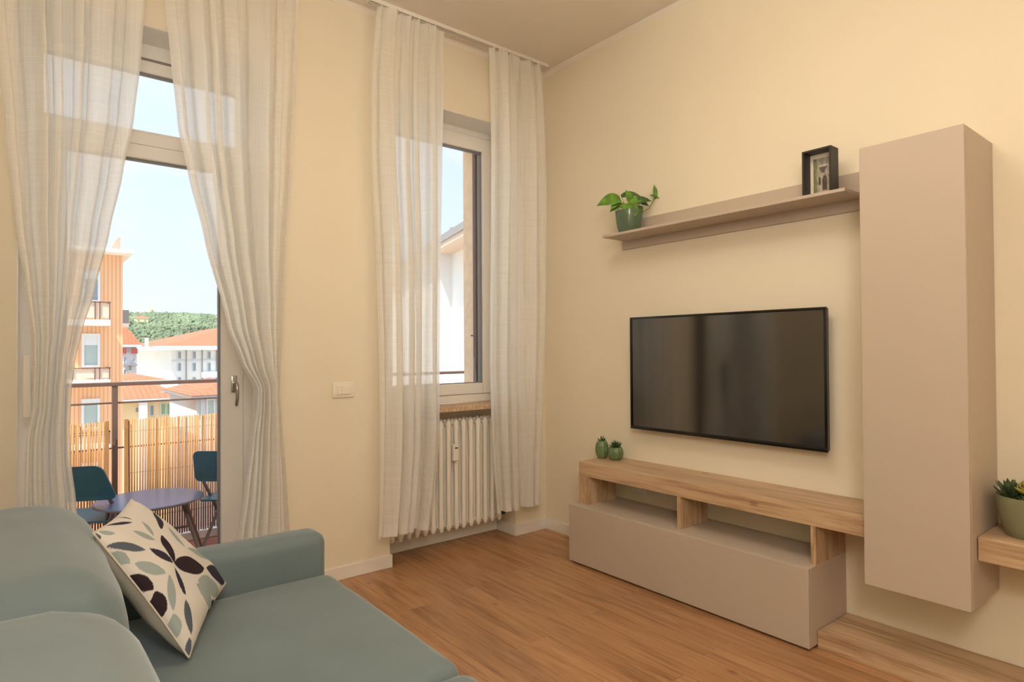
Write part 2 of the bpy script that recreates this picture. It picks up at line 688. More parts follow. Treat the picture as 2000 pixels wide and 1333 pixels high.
# ------------------------------------------------------------------ balcony door
FY0, FY1 = 3.555, 3.625
door = thing('door_1', ((DX0 + DX1) / 2, FY0, 0), 'white glazed balcony door with a fixed transom light above', 'door', kind='structure')
b = new_bm()
box(b, DX0, DX0 + 0.062, FY0, FY1, 0, HEAD, 0.004, 2)
box(b, DX1 - 0.062, DX1, FY0, FY1, 0, HEAD, 0.004, 2)
box(b, DX0 + 0.062, DX1 - 0.062, FY0, FY1, 2.775, HEAD, 0.004, 2)
box(b, DX0 + 0.062, DX1 - 0.062, FY0, FY1, 2.335, 2.398, 0.004, 2)
box(b, DX0 + 0.062, DX1 - 0.062, FY0, FY1, 0.0, 0.03, 0.004, 2)
link('door_frame', b, 'upvc', door)
b = new_bm()
SX0, SX1, SY0, SY1 = DX0 + 0.064, DX1 - 0.064, 3.545, 3.615
GX0, GX1 = 0.178, 0.852
box(b, SX0, GX0, SY0, SY1, 0.032, 2.333, 0.006, 2)
box(b, GX1, SX1, SY0, SY1, 0.032, 2.333, 0.006, 2)
box(b, GX0, GX1, SY0, SY1, 2.262, 2.333, 0.006, 2)
box(b, GX0, GX1, SY0, SY1, 0.032, 0.13, 0.006, 2)
leaf = link('door_leaf', b, 'upvc', door)
b = new_bm()
for q in ((GX0, GX0 + 0.006, 0.13, 2.262), (GX1 - 0.006, GX1, 0.13, 2.262), (GX0, GX1, 2.256, 2.262), (GX0, GX1, 0.13, 0.136)):
    box(b, q[0], q[1], 3.562, 3.60, q[2], q[3])
link('gasket', b, 'gasket', leaf)
bx('pane', 'glass', leaf, GX0 + 0.001, GX1 - 0.001, 3.580, 3.584, 0.131, 2.261)
b = new_bm()
box(b, SX0, SX0 + 0.03, 3.56, FY1 - .005, 2.40, 2.772, 0.004, 1)
box(b, SX1 - 0.03, SX1, 3.56, FY1 - .005, 2.40, 2.772, 0.004, 1)
box(b, SX0, SX1, 3.56, FY1 - .005, 2.705, 2.772, 0.004, 1)
box(b, SX0, SX1, 3.56, FY1 - .005, 2.398, 2.408, 0.002, 1)
tr = link('transom_sash', b, 'upvc', door)
b = new_bm()
box(b, SX0 + .03, SX1 - .03, 3.566, 3.60, 2.697, 2.706)
box(b, SX0 + .03, SX1 - .03, 3.553, 3.56, 2.766, 2.776)
link('gasket', b, 'gasket', tr)
bx('pane', 'glass', tr, SX0 + .028, SX1 - .028, 3.585, 3.589, 2.406, 2.707)
b = new_bm()
box(b, 0.902, 0.932, SY0 - 0.010, SY0, 1.075, 1.165, 0.004, 2)
h1 = link('handle_plate', b, 'steel', leaf, smooth='auto')
b = new_bm()
tube(b, [(0.917, SY0 - 0.008, 1.125), (0.917, SY0 - 0.04, 1.125), (0.919, SY0 - 0.05, 1.118), (0.921, SY0 - 0.052, 1.09), (0.922, SY0 - 0.05, 1.045), (0.918, SY0 - 0.047, 1.005)],
     0.008, 12, taper=[.009, .009, .0095, .0095, .0085, .007])
hl = link('handle', b, 'steel', leaf, smooth=True)
hl['label'] = 'brushed steel lever handle'

b = new_bm()
box(b, DX0, DX1, YW + .002, FY0, HEAD - .004, HEAD)
box(b, DX0, DX0 + .004, YW + .002, FY0, 0, HEAD - .004)
box(b, DX1 - .004, DX1, YW + .002, FY0, 0, HEAD - .004)
link('reveal_lining', b, 'upvc', door)

# ------------------------------------------------------------------ window
win = thing('window_1', ((NX0 + NX1) / 2, FY0, 0.93), 'white single-leaf window above the radiator', 'window', kind='structure')
b = new_bm()
box(b, NX0, NX0 + 0.052, FY0, FY1, 0.931, HEAD, 0.004, 2)
box(b, NX1 - 0.052, NX1, FY0, FY1, 0.931, HEAD, 0.004, 2)
box(b, NX0 + 0.052, NX1 - 0.052, FY0, FY1, 2.808, HEAD, 0.004, 2)
box(b, NX0 + 0.052, NX1 - 0.052, FY0, FY1, 0.931, 0.985, 0.004, 2)
link('window_frame', b, 'upvc', win)
b = new_bm()
box(b, NX0, NX1, YW + .002, FY0, HEAD - .004, HEAD)
box(b, NX0, NX0 + .004, YW + .002, FY0, 0.931, HEAD - .004)
box(b, NX1 - .004, NX1, YW + .002, FY0, 0.931, HEAD - .004)
link('reveal_lining', b, 'upvc', win)
WX0, WX1, WZ0, WZ1 = 1.872, 2.588, 1.062, 2.707
b = new_bm()
box(b, NX0 + .054, WX0, SY0, SY1, 0.987, 2.806, 0.006, 2)
box(b, WX1, NX1 - .054, SY0, SY1, 0.987, 2.806, 0.006, 2)
box(b, WX0, WX1, SY0, SY1, WZ1, 2.806, 0.006, 2)
box(b, WX0, WX1, SY0, SY1, 0.987, WZ0, 0.006, 2)
ws = link('sash', b, 'upvc', win)
b = new_bm()
box(b, WX0, WX1, 3.562, 3.60, WZ1 - .007, WZ1)
box(b, WX0, WX1, 3.562, 3.60, WZ0, WZ0 + .005)
box(b, WX0, WX0 + .007, 3.562, 3.60, WZ0, WZ1)
box(b, WX1 - .007, WX1, 3.562, 3.60, WZ0, WZ1)
link('gasket', b, 'gasket', ws)
bx('pane', 'glass', ws, WX0 + .001, WX1 - .001, 3.580, 3.584, WZ0 + .001, WZ1 - .001)
sill = tag(bx('window_sill', 'stone', None, NX0, NX1, YW - 0.012, FY0, 0.897, 0.931, 0.004, 2),
           'speckled stone sill under the white window', 'window sill', kind='structure')

# outside jambs of the window, shutter rod
b = new_bm()
box(b, 2.628, NX1 + .02, 3.66, YO, 0.9, HEAD)
struct('trim_4', b, 'jamb_stone', 'peach stone jamb outside the window', 'window jamb')
sr = thing('shutter_stay', (2.615, 3.68, 0.94), 'brown shutter rod with a hook outside the window', 'shutter rod')
b = new_bm()
box(b, 2.606, 2.628, 3.664, 3.700, 0.945, HEAD - 0.02, 0.003, 1)
link('rod', b, 'shutter_brown', sr)
b = new_bm()
tube(b, [(2.604, 3.655, 1.40), (2.604, 3.72, 1.40)], 0.006, 8)
link('cross_pin', b, 'shutter_brown', sr)
b = new_bm()
tube(b, [(2.598, 3.67, 1.24), (2.590, 3.66, 1.16), (2.598, 3.66, 1.12), (2.602, 3.665, 1.06), (2.596, 3.67, 0.96)], 0.005, 8)
link('hook', b, 'grey_metal', sr, smooth=True)

# ------------------------------------------------------------------ roller-shutter strap winder left of the door
sw = thing('strap_winder', (0.03, YW, 1.02), 'white shutter strap winder on the wall left of the balcony door', 'strap winder')
bx('cover', 'switch_plastic', sw, 0.020, 0.047, YW - 0.022, YW, 1.02, 1.285, 0.004, 2)
b = new_bm()
tube(b, [(0.052, YW - 0.02, 1.135), (0.058, YW - 0.025, 1.20), (0.056, YW - 0.02, 1.30), (0.05, YW - 0.012, 1.42)], 0.0035, 8)
link('strap', b, 'switch_plastic', sw, smooth=True)

# ------------------------------------------------------------------ curtain rails
def rail(name, x0, x1, label):
    t = thing(name, ((x0 + x1) / 2, 3.23, ZC), label, 'curtain rail', 'white ceiling curtain rails')
    b = new_bm()
    box(b, x0, x1, 3.208, 3.252, ZC - 0.006, ZC)
    for yy in (3.208, 3.228, 3.248):
        box(b, x0, x1, yy, yy + 0.004, ZC - 0.022, ZC - 0.006)
    link('track', b, 'white_lacquer', t)
    b = new_bm()
    box(b, x0 - .003, x0, 3.206, 3.254, ZC - 0.024, ZC)
    link('end_cap', b, 'white_lacquer', t)
    b = new_bm()
    box(b, x1, x1 + .003, 3.206, 3.254, ZC - 0.024, ZC)
    link('end_cap', b, 'white_lacquer', t)


rail('curtain_rail', 1.56, 2.92, 'white ceiling curtain rail above the radiator window')
rail('curtain_rail', -0.22, 1.24, 'white ceiling curtain rail above the balcony door')

# ------------------------------------------------------------------ curtains
CY = 3.20


def curtain(label, ltab, rtab, ztop, zbot, nf, amp, seed, slim=0.0):
    """ltab/rtab: (z, x) outlines; the cloth hangs in irregular folds"""
    rng = random.Random(seed)
    ph = [rng.uniform(0, 6.28) for _ in range(6)]
    lt = sorted(ltab)
    rt = sorted(rtab)
    W0 = max(r[1] for r in rt) - min(q[1] for q in lt)
    ctr = (lt[len(lt) // 2][1] + rt[len(rt) // 2][1]) / 2

    def warp(u):
        return u + 0.045 * math.sin(2 * math.pi * u * 1.6 + ph[0]) + 0.022 * math.sin(2 * math.pi * u * 4.1 + ph[1])

    def pos(u, z):
        xl, xr = interp(lt, z), interp(rt, z)
        w = xr - xl
        a = 2 * math.pi * nf * warp(u) + ph[2]
        hh = (ztop - z) / (ztop - zbot)
        # pleats at the heading are shallow and tight, open out below
        g = 0.45 + 0.55 * min(1, hh * 4)
        tight = 1.0 + 0.35 * (1 - min(1, w / (0.75 * W0)))
        local = max(0.15, 0.72 + 0.85 * mnoise.noise(Vector((u * nf * 0.8 + ph[3], hh * 0.9, seed))))
        f = math.sin(a + 0.35 * math.sin(3 * hh + ph[4]))
        f = math.copysign(abs(f) ** 0.75, f)
        yy = CY + amp * g * tight * local * f
        yy += 0.008 * math.sin(7 * hh + 5 * u + ph[5])
        xx = xl + w * u - 0.11 * (w / nf) * g * math.sin(2 * a + 0.4) * min(1, u * 12, (1 - u) * 12)
        # gathered heading
        if hh < 0.10:
            k = (1 - hh / 0.10) ** 1.5
            yy += 0.016 * k * math.sin(2 * math.pi * nf * 1.9 * warp(u) + ph[1])
        return Vector((xx, yy, z))

    NU, NV = nf * 30, 90
    t = thing('curtain', (ctr, CY, zbot), label, 'curtain', 'sheer white curtains')
    hz = 0.05
    b = new_bm()
    grid(b, NU, NV, lambda u, v: pos(u, zbot + hz + (ztop - hz * 0.9 - zbot - hz) * v))
    link('drape', b, 'curtain_cloth', t, smooth=True)
    b = new_bm()
    grid(b, NU, 3, lambda u, v: pos(u, zbot + hz * v))
    grid(b, NU, 3, lambda u, v: pos(u, zbot + hz * v) + Vector((0, 0.003, 0.0)))
    link('hem', b, 'curtain_cloth', t, smooth=True)
    b = new_bm()

    def head(u, v):
        p = pos(u, ztop - hz * 0.9 + hz * 0.9 * v)
        p.z += 0.009 * math.sin(2 * math.pi * nf * 1.9 * warp(u) + ph[1] + 1.2) * v
        return p
    grid(b, NU, 4, head)
    grid(b, NU, 4, lambda u, v: head(u, v) + Vector((0, 0.004, 0)))
    link('heading_tape', b, 'curtain_cloth', t, smooth=True)
    return t


def outline(pts):
    return [(aty(px, py, CY).z, aty(px, py, CY).x) for px, py in pts]


ZT = 3.274
TOPX = lambda px: (ZT, aty(px, 0, CY).x)
curtain('sheer white curtain on the left of the balcony door, swept aside at mid height',
        outline([(-22, -120), (-18, 0), (8, 250), (26, 420), (48, 560), (63, 660), (64, 720), (62, 800), (50, 860), (47, 975), (46, 1090)]),
        outline([(300, -120), (283, 0), (275, 120), (262, 230), (240, 340), (215, 450), (185, 570), (160, 650), (148, 700), (140, 760), (137, 830), (139, 900), (149, 980), (160, 1090)]),
        ZT, 0.14, 6, 0.052, 3)
curtain('sheer white curtain between balcony door and light switch, pinched at mid height',
        outline([(300, -120), (320, 0), (331, 120), (344, 250), (362, 335), (395, 470), (440, 635), (470, 710), (499, 758), (497, 800), (488, 860), (476, 960), (461, 1060), (440, 1180)]),
        outline([(592, -120), (582, 0), (576, 150), (566, 330), (552, 520), (546, 640), (543, 720), (541, 770), (546, 830), (556, 940), (564, 1060), (570, 1180)]),
        ZT, 0.14, 6, 0.052, 12)
curtain('white curtain hanging on the left of the radiator window',
        outline([(735, -2), (728, 40), (721, 150), (722, 300), (732, 480), (737, 700), (737, 900), (735, 1060)]),
        outline([(868, 40), (869, 120), (867, 300), (866, 500), (865, 700), (864, 830), (862, 880), (855, 950), (848, 1000), (842, 1040)]),
        ZT, 0.236, 5, 0.046, 21)
curtain('white curtain hanging on the right of the radiator window by the room corner',
        outline([(955, 85), (954, 200), (953, 400), (954, 700), (957, 810), (961, 900), (968, 1010)]),
        outline([(1056, 120), (1060, 200), (1062, 350), (1061, 600), (1057, 800), (1053, 990)]),
        ZT, 0.236, 4, 0.046, 34)

# ------------------------------------------------------------------ radiator
rad = thing('radiator', (2.2, 3.45, 0.11), 'cream column radiator hanging in the niche under the window', 'radiator')
RZ0, RZ1 = 0.115, 0.838


def rad_section(bm, xc):
    r = 0.0155
    for yy in (3.408, 3.452, 3.496):
        pts = []
        tp = []
        for z, rr in ((RZ0, r * .4), (RZ0 + 0.008, r * .9), (RZ0 + 0.03, r * 1.15), (RZ0 + 0.085, r), (RZ1 - 0.085, r), (RZ1 - 0.03, r * 1.15), (RZ1 - 0.008, r * .9), (RZ1, r * .4)):
            pts.append((xc, yy, z))
            tp.append(rr)
        tube(bm, pts, r, 10, taper=tp)
    for zc in (RZ0 + 0.03, RZ1 - 0.03):
        tube(bm, [(xc, 3.392, zc), (xc, 3.402, zc), (xc, 3.452, zc), (xc, 3.502, zc), (xc, 3.512, zc)], 0.022, 12, taper=[.009, .0165, .019, .0165, .009])
        tube(bm, [(xc - 0.0292, 3.452, zc), (xc + 0.0292, 3.452, zc)], 0.017, 12)


bm = new_bm()
rad_section(bm, 2.2)
sec0 = link('section', bm, 'radiator_enamel', rad, smooth='auto')
PITCH = 0.0588
x_first = 2.2009 - 7 * PITCH
for k in range(15):
    o = sec0 if k == 0 else sec0.copy()
    if k:
        COL.objects.link(o)
        o.parent = rad
    o.location = (x_first + k * PITCH - 2.2, 0, 0)
mt = bx('heat_meter', 'switch_plastic', rad, 2.218, 2.258, 3.372, 3.394, 0.572, 0.682, 0.004, 2)
bx('display', 'dark_hole', mt, 2.228, 2.250, 3.3705, 3.3722, 0.652, 0.660)
for xx in (x_first + 1.5 * PITCH, x_first + 12.5 * PITCH):
    for zz_ in (RZ0 + .06, RZ1 - .075):
        bx('wall_bracket', 'radiator_enamel', rad, xx - .008, xx + .008, 3.45, NY, zz_, zz_ + .015)
b = new_bm()
tube(b, [(x_first + 14.4 * PITCH, 3.452, RZ0 + .03), (x_first + 15.4 * PITCH, 3.452, RZ0 + .03), (x_first + 15.5 * PITCH, 3.46, RZ0 + .03), (x_first + 15.5 * PITCH, NY, RZ0 + .03)], 0.010, 10)
link('valve', b, 'dark_hole', rad, smooth=True)

# ------------------------------------------------------------------ switch and sockets
s = thing('light_switch', (1.452, YW, 1.07), 'white light switch plate between curtain and window', 'light switch')
bx('plate', 'switch_plastic', s, 1.388, 1.516, YW - 0.009, YW, 1.028, 1.116, 0.004, 3, True)
bx('surround', 'switch_plastic', s, 1.412, 1.494, YW - 0.013, YW - .009, 1.045, 1.099, 0.002, 2)
bx('rocker', 'switch_plastic', s, 1.417, 1.439, YW - 0.0165, YW - .012, 1.049, 1.095, 0.0015, 2)
bx('rocker', 'switch_plastic', s, 1.4405, 1.489, YW - 0.0165, YW - .012, 1.049, 1.095, 0.0015, 2)


def socket(y0, y1, z0, z1, label, holes):
    s = thing('wall_socket', (XR, (y0 + y1) / 2, (z0 + z1) / 2), label, 'socket')
    bx('plate', 'switch_plastic', s, XR - 0.009, XR, y0, y1, z0, z1, 0.003, 2, True)
    bx('module', 'switch_plastic', s, XR - 0.0125, XR - .009, y0 + .02, y1 - .02, z0 + .015, z1 - .015, 0.001, 1)
    for yy, zz in holes:
        b = new_bm()
        tube(b, [(XR - .0135, yy, zz), (XR - .012, yy, zz)], 0.0028, 8)
        link('pin_hole', b, 'dark_hole', s)


socket(2.27, 2.37, 0.42, 0.502, 'white socket plate with a black pin row under the oak bench', [(2.315, 0.478), (2.315, 0.461), (2.315, 0.444)])
socket(2.42, 2.54, 0.40, 0.475, 'blank white socket plate nearest the bench end leg', [(2.45, 0.44), (2.51, 0.44)])

# ------------------------------------------------------------------ media cabinet, bench, platform, tall cabinet
mc = thing('media_cabinet', (2.82, 2.0, 0), 'low taupe media cabinet on the floor under the oak bench', 'media cabinet')
MX, MY0, MY1, MZ = 2.634, 1.272, 2.735, 0.352
bx('body', 'taupe', mc, MX + 0.022, XR - .001, MY0, MY1, 0.012, MZ, 0.0012, 1)
bx('flap_door', 'taupe', mc, MX, MX + 0.020, MY0, MY1, 0.012, MZ, 0.0015, 1)
for xx, yy in ((MX + .05, MY0 + .05), (MX + .05, MY1 - .05), (XR - .05, MY0 + .05), (XR - .05, MY1 - .05)):
    link('foot', tube(new_bm(), [(xx, yy, 0), (xx, yy, 0.012)], 0.018, 12), 'dark_hole', mc)

bn = thing('oak_bench', (2.85, 1.9, MZ), 'long oak bench standing on the taupe media cabinet', 'bench')
BX = 2.703
BZ0, BZ1 = 0.521, 0.607
bx('top_board', 'oak', bn, BX, XR - .001, 1.058, 2.716, BZ0, BZ1, 0.0015, 1)
l1 = bx('leg', 'oak_upright', bn, BX, XR - .05, 2.634, 2.716, MZ, BZ0, 0.001, 1)
bx('leg', 'oak_upright', bn, BX, XR - .05, 1.972, 1.992, MZ, BZ0, 0.001, 1)
bx('leg', 'oak_upright', bn, BX, XR - .002, 1.272, 1.294, MZ, BZ0, 0.001, 1)

tag(link('oak_shelf', box(new_bm(), 2.722, XR, -0.9, 0.6965, BZ0, BZ1, 0.0015, 1), 'oak', origin=(2.86, -0.1, BZ0)),
    'thick oak wall shelf right of the tall cabinet, carrying a pot', 'shelf')
tag(link('oak_platform', box(new_bm(), 2.705, XR, -1.0, 1.2695, 0.0, 0.072, 0.0012, 1), 'oak', origin=(2.85, 0.1, 0)),
    'low oak platform on the floor below the tall hanging cabinet', 'platform')

tc_ = thing('tall_cabinet', (2.83, 0.88, 0.35), 'tall taupe wall cabinet hanging right of the television', 'wall cabinet')
bx('body', 'taupe', tc_, 2.6735, XR - .001, 0.700, 1.0545, 0.351, 2.101, 0.001, 1)
bx('cabinet_door', 'taupe', tc_, 2.650, 2.6685, 0.700, 1.0545, 0.351, 2.101, 0.0015, 1)

ws_ = thing('wall_shelf', (2.88, 1.85, 1.92), 'taupe L-shaped wall shelf above the television', 'shelf')
bx('back_panel', 'taupe', ws_, XR - 0.016, XR, 1.060, 2.600, 1.922, 2.097, 0.001, 1)
bx('board', 'taupe', ws_, 2.782, XR - .016, 1.166, 2.578, 1.974, 1.989, 0.001, 1)

# ------------------------------------------------------------------ television
tv = thing('television', (2.96, 1.90, 0.81), 'flat black television mounted on the cream wall', 'television')
TY0, TY1, TZ0, TZ1 = 1.316, 2.490, 0.811, 1.488
bx('housing', 'tv_plastic', tv, 2.934, 2.962, TY0 + .004, TY1 - .004, TZ0 + .004, TZ1 - .004, 0.004, 2)
b = new_bm()
bw = 0.013
for q in ((TY0, TY1, TZ1 - bw, TZ1), (TY0, TY1, TZ0, TZ0 + bw * 1.5), (TY0, TY0 + bw, TZ0 + bw * 1.5, TZ1 - bw), (TY1 - bw, TY1, TZ0 + bw * 1.5, TZ1 - bw)):
    box(b, 2.924, 2.940, *q, 0.0025, 2)
link('bezel', b, 'tv_plastic', tv, smooth='auto')
bx('screen', 'tv_screen', tv, 2.930, 2.936, TY0 + bw, TY1 - bw, TZ0 + bw * 1.5, TZ1 - bw)
bx('wall_mount', 'dark_hole', tv, 2.962, XR, 1.7, 2.1, 1.0, 1.3)

# ------------------------------------------------------------------ picture frame
pf = thing('picture_frame', (2.87, 1.315, 1.989), 'black box picture frame with a photo of a balcony, on the shelf', 'picture frame')
FX0, FXB = 2.830, 2.905
PY0, PY1, PZ0, PZ1 = 1.243, 1.374, 1.989, 2.203
fw = 0.009
for q in ((PY0, PY1, PZ1 - fw, PZ1), (PY0, PY1, PZ0, PZ0 + fw), (PY0, PY0 + fw, PZ0 + fw, PZ1 - fw), (PY1 - fw, PY1, PZ0 + fw, PZ1 - fw)):
    bx('frame_side', 'frame_black', pf, FX0, FXB, *q, 0.001, 1)
bx('backing', 'frame_black', pf, FXB - 0.008, FXB, PY0 + fw, PY1 - fw, PZ0 + fw, PZ1 - fw)
bx('mat_board', 'mat_board', pf, FXB - 0.011, FXB - 0.008, PY0 + fw, PY1 - fw, PZ0 + fw, PZ1 - fw)
b = new_bm()
iy0, iy1, iz0, iz1 = PY0 + fw + .014, PY1 - fw - .014, PZ0 + fw + .016, PZ1 - fw - .02
NP = 60
grid(b, NP, NP, lambda u, v: Vector((FXB - 0.0115, iy1 + (iy0 - iy1) * u, iz0 + (iz1 - iz0) * v)))
ph_ = link('photo', b, 'photo_print', pf)


def photo_col(u, v):
    c = (0.50, 0.44, 0.34)
    k = 0.85 + 0.3 * mnoise.noise(Vector((u * 9, v * 9, 1.3)))

    def inside(u0, u1, v0, v1):
        return u0 < u < u1 and v0 < v < v1
    if u < 0.2:
        c = (0.26, 0.27, 0.14)
    if inside(0.3, 0.75, 0.80, 0.95):
        c = (0.62, 0.55, 0.45) if int(u * 30) % 2 else (0.2, 0.17, 0.14)
    if inside(0.25, 0.80, 0.74, 0.80):
        c = (0.66, 0.58, 0.47)
    if 0.56 < v < 0.74 and abs(u - 0.52) < (v - 0.5) * 0.95:
        c = (0.17, 0.13, 0.11)
    for cu, w, v0, v1 in ((0.33, 0.06, 0.22, 0.46), (0.60, 0.12, 0.05, 0.48), (0.90, 0.07, 0.05, 0.52)):
        top = v1 - w * 1.0
        if abs(u - cu) < w and v0 < v < top + math.sqrt(max(0, 1 - ((u - cu) / w) ** 2)) * w:
            c = (0.13, 0.10, 0.085)
    if inside(0.82, 0.92, 0.80, 0.97):
        c = (0.2, 0.17, 0.12)
    return tuple(x_ * k for x_ in c) + (1,)


ca = ph_.data.color_attributes.new('print', 'FLOAT_COLOR', 'POINT')
for i in range(NP + 1):
    for j in range(NP + 1):
        ca.data[i * (NP + 1) + j].color = photo_col(i / NP, j / NP)


# ------------------------------------------------------------------ plants
def leaf_mesh(bm, base, direction, up, length, width, curl=0.3, heart=True, cup=0.25):
    d = Vector(direction).normalized()
    upv = Vector(up)
    side = d.cross(upv).normalized()
    nrm = side.cross(d).normalized()
    base = Vector(base)
    nl, nw = 8, 4
    rows = []
    for i in range(nl + 1):
        t = i / nl
        if heart:
            w = width * (math.sin(math.pi * min(1, t * 0.92 + 0.10)) ** 0.8) * (1 - t * 0.45)
        else:
            w = width * (1 - t) ** 0.6 * (0.75 + 0.5 * t)
        if i == nl:
            w = 0.0004
        p = base + d * (length * (t - (curl * t * t * 0.25))) - nrm * (length * curl * t * t)
        rows.append([bm.verts.new(p + side * (w * (2 * k / nw - 1) * 0.5) + nrm * (cup * w * abs(2 * k / nw - 1) * 0.5)) for k in range(nw + 1)])
    for A, B in zip(rows, rows[1:]):
        for k in range(nw):
            bm.faces.new((A[k], A[k + 1], B[k + 1], B[k]))
    return bm


def thick(ob, t=0.0012):
    m = ob.modifiers.new('thickness', 'SOLIDIFY')
    m.thickness = t
    m.offset = 0


# pothos on the wall shelf
PX, PY = 2.866, 2.438
pp = thing('potted_pothos', (PX, PY, 1.989), 'green pothos plant in a glossy green pot on the wall shelf', 'potted plant')
b = new_bm()
lathe(b, [(0.040, 0.0), (0.056, 0.0), (0.062, 0.008), (0.073, 0.045), (0.079, 0.09), (0.083, 0.128), (0.083, 0.134), (0.079, 0.134), (0.072, 0.115)], (PX, PY, 1.989), 48)
link('pot', b, 'pot_green', pp, smooth='auto')
b = new_bm()
lathe(b, [(0.066, 0.0), (0.0685, 0.004)], (PX, PY, 1.989 + 0.108), 24)
link('soil', b, 'soil', pp)
# camera-right of the pot is (+x, -y); leaves spread along the shelf
RT = Vector((0.78, -0.63, 0))
OUT = Vector((-0.63, -0.78, 0))
UP = Vector((0, 0, 1))
top = Vector((PX, PY, 1.989 + 0.118))
leaves = [  # (offset right, out, up) base, direction (right,out,up), length, width, curl
    ((-0.055, 0.02, 0.085), (-1.0, 0.25, -0.10), 0.125, 0.085, 0.38, 0),
    ((-0.045, 0.01, 0.060), (-0.8, 0.5, -0.45), 0.085, 0.05, 0.3, 0),
    ((-0.02, 0.03, 0.055), (0.10, 0.6, -0.55), 0.085, 0.066, 0.35, 0),
    ((0.005, 0.05, 0.045), (0.20, 0.5, -0.75), 0.075, 0.055, 0.3, 0),
    ((-0.005, 0.02, 0.060), (1.0, 0.2, 0.40), 0.105, 0.045, 0.3, 0),
    ((-0.045, 0.0, 0.105), (1.0, 0.0, 0.42), 0.14, 0.042, 0.75, 1),
    ((0.03, 0.02, 0.065), (0.7, 0.4, 0.25), 0.085, 0.055, 0.6, 1),
    ((0.04, 0.03, 0.035), (0.3, 0.6, -0.4), 0.055, 0.045, 0.3, 1),
    ((0.01, 0.0, 0.075), (-0.2, 0.3, 0.5), 0.065, 0.05, 0.3, 0),
    ((-0.04, 0.04, 0.0), (-0.5, 0.4, -0.9), 0.045, 0.026, 0.2, 1),
    ((0.160, 0.0, 0.105), (-0.12, 0.1, 1.0), 0.062, 0.026, 0.1, 0),
    ((0.160, 0.0, 0.105), (0.9, 0.2, -0.1), 0.045, 0.028, 0.5, 0),
    ((0.160, 0.0, 0.100), (-0.6, 0.4, 0.3), 0.035, 0.022, 0.4, 0),
    ((0.065, 0.02, 0.06), (0.9, 0.1, -0.05), 0.05, 0.03, 0.5, 1),
    ((-0.075, 0.03, 0.06), (-0.7, 0.6, -0.6), 0.06, 0.03, 0.3, 0),
    ((0.0, -0.03, 0.05), (0.1, -0.6, 0.4), 0.06, 0.05, 0.4, 1),
    ((-0.03, -0.03, 0.05), (-0.6, -0.5, 0.4), 0.06, 0.05, 0.4, 0)]
for off, dr, ln, wd, cu, dk in leaves:
    base = top + RT * off[0] + OUT * off[1] + UP * off[2]
    dv = RT * dr[0] + OUT * dr[1] + UP * dr[2]
    b = new_bm()
    leaf_mesh(b, base, dv, UP * 0.55 + OUT * 0.85, ln * 1.2, wd * 1.35, cu * 0.8)
    ob = link('leaf', b, 'leaf_dark' if dk else 'leaf', pp, smooth=True)
    thick(ob)
    b = new_bm()
    root = top + RT * off[0] * 0.25 + OUT * off[1] * 0.3 - UP * 0.015
    mid = root.lerp(base, 0.55) + UP * 0.012
    if off[0] > 0.1:
        mid = root.lerp(base, 0.5) - UP * 0.01 + RT * 0.02
    tube(b, [root, mid, base], 0.0022, 6)
    link('stem', b, 'stem', pp, smooth=True)


# cactus-shaped planters on the bench
def cactus_pot(name, x0, y0, r, h, label, op, spikes, spike_mat):
    t = thing(name, (x0, y0, BZ1), label, 'planter')
    b = new_bm()
    prof = []
    for k in range(15):
        a = k / 14
        ang = -0.95 + a * ((0.92 if op < 0.5 else 0.70) + 0.95)
        prof.append((r * math.cos(ang), ang))
    z0, z1 = math.sin(prof[0][1]), math.sin(prof[-1][1])
    prof = [(q[0], h * (math.sin(q[1]) - z0) / (z1 - z0)) for q in prof]
    rim = prof[-1][0]
    prof = [(prof[0][0] * 0.8, 0)] + prof + [(rim * 0.86, h), (rim * 0.84, h - 0.01)]
    lathe(b, prof, (x0, y0, BZ1), 60, rib=12, ribamp=0.09)
    link('pot', b, 'pot_cactus', t, smooth=True)
    b = new_bm()
    lathe(b, [(rim * 0.8, 0), (rim * 0.83, 0.002)], (x0, y0, BZ1 + h - 0.011), 20)
    link('soil', b, 'soil', t)
    rng = random.Random(5)
    for k in range(spikes):
        a = k * 2.399
        el = 0.35 + 1.1 * (k / spikes)
        d = Vector((math.cos(a) * math.cos(el), math.sin(a) * math.cos(el), math.sin(el)))
        b = new_bm()
        p0 = Vector((x0, y0, BZ1 + h - 0.008)) + d * 0.004
        L = rng.uniform(0.034, 0.048) * (1 if spikes > 8 else 0.7)
        tube(b, [p0, p0 + d * L * 0.45, p0 + d * L * 0.8 + UP * 0.003, p0 + d * L + UP * 0.006], 0.005, 6, taper=[.0042, .0055, .0032, .0005])
        link('spike_leaf', b, spike_mat, t, smooth=True)
    return t


cactus_pot('cactus_planter', 2.905, 2.595, 0.047, 0.080, 'ribbed green pot with a spiky dark succulent on the bench end', 1, 22, 'succulent')
cactus_pot('cactus_planter', 2.885, 2.690, 0.042, 0.112, 'taller round green cactus-shaped pot at the left end of the bench', 0.2, 6, 'leaf_dark')

# succulent bowl at the right
QX, QY = 2.868, 0.575
sp = thing('succulent_bowl', (QX, QY, BZ1), 'olive green bowl of succulents on the oak shelf beside the tall cabinet', 'potted plant')
b = new_bm()
lathe(b, [(0.040, 0.0), (0.066, 0.0), (0.072, 0.006), (0.088, 0.05), (0.099, 0.10), (0.1045, 0.142), (0.1045, 0.148), (0.100, 0.148), (0.096, 0.13)], (QX, QY, BZ1), 56)
link('bowl', b, 'pot_olive', sp, smooth='auto')
b = new_bm()
lathe(b, [(0.094, 0.0), (0.0965, 0.003)], (QX, QY, BZ1 + 0.130), 30)
link('soil', b, 'soil', sp)


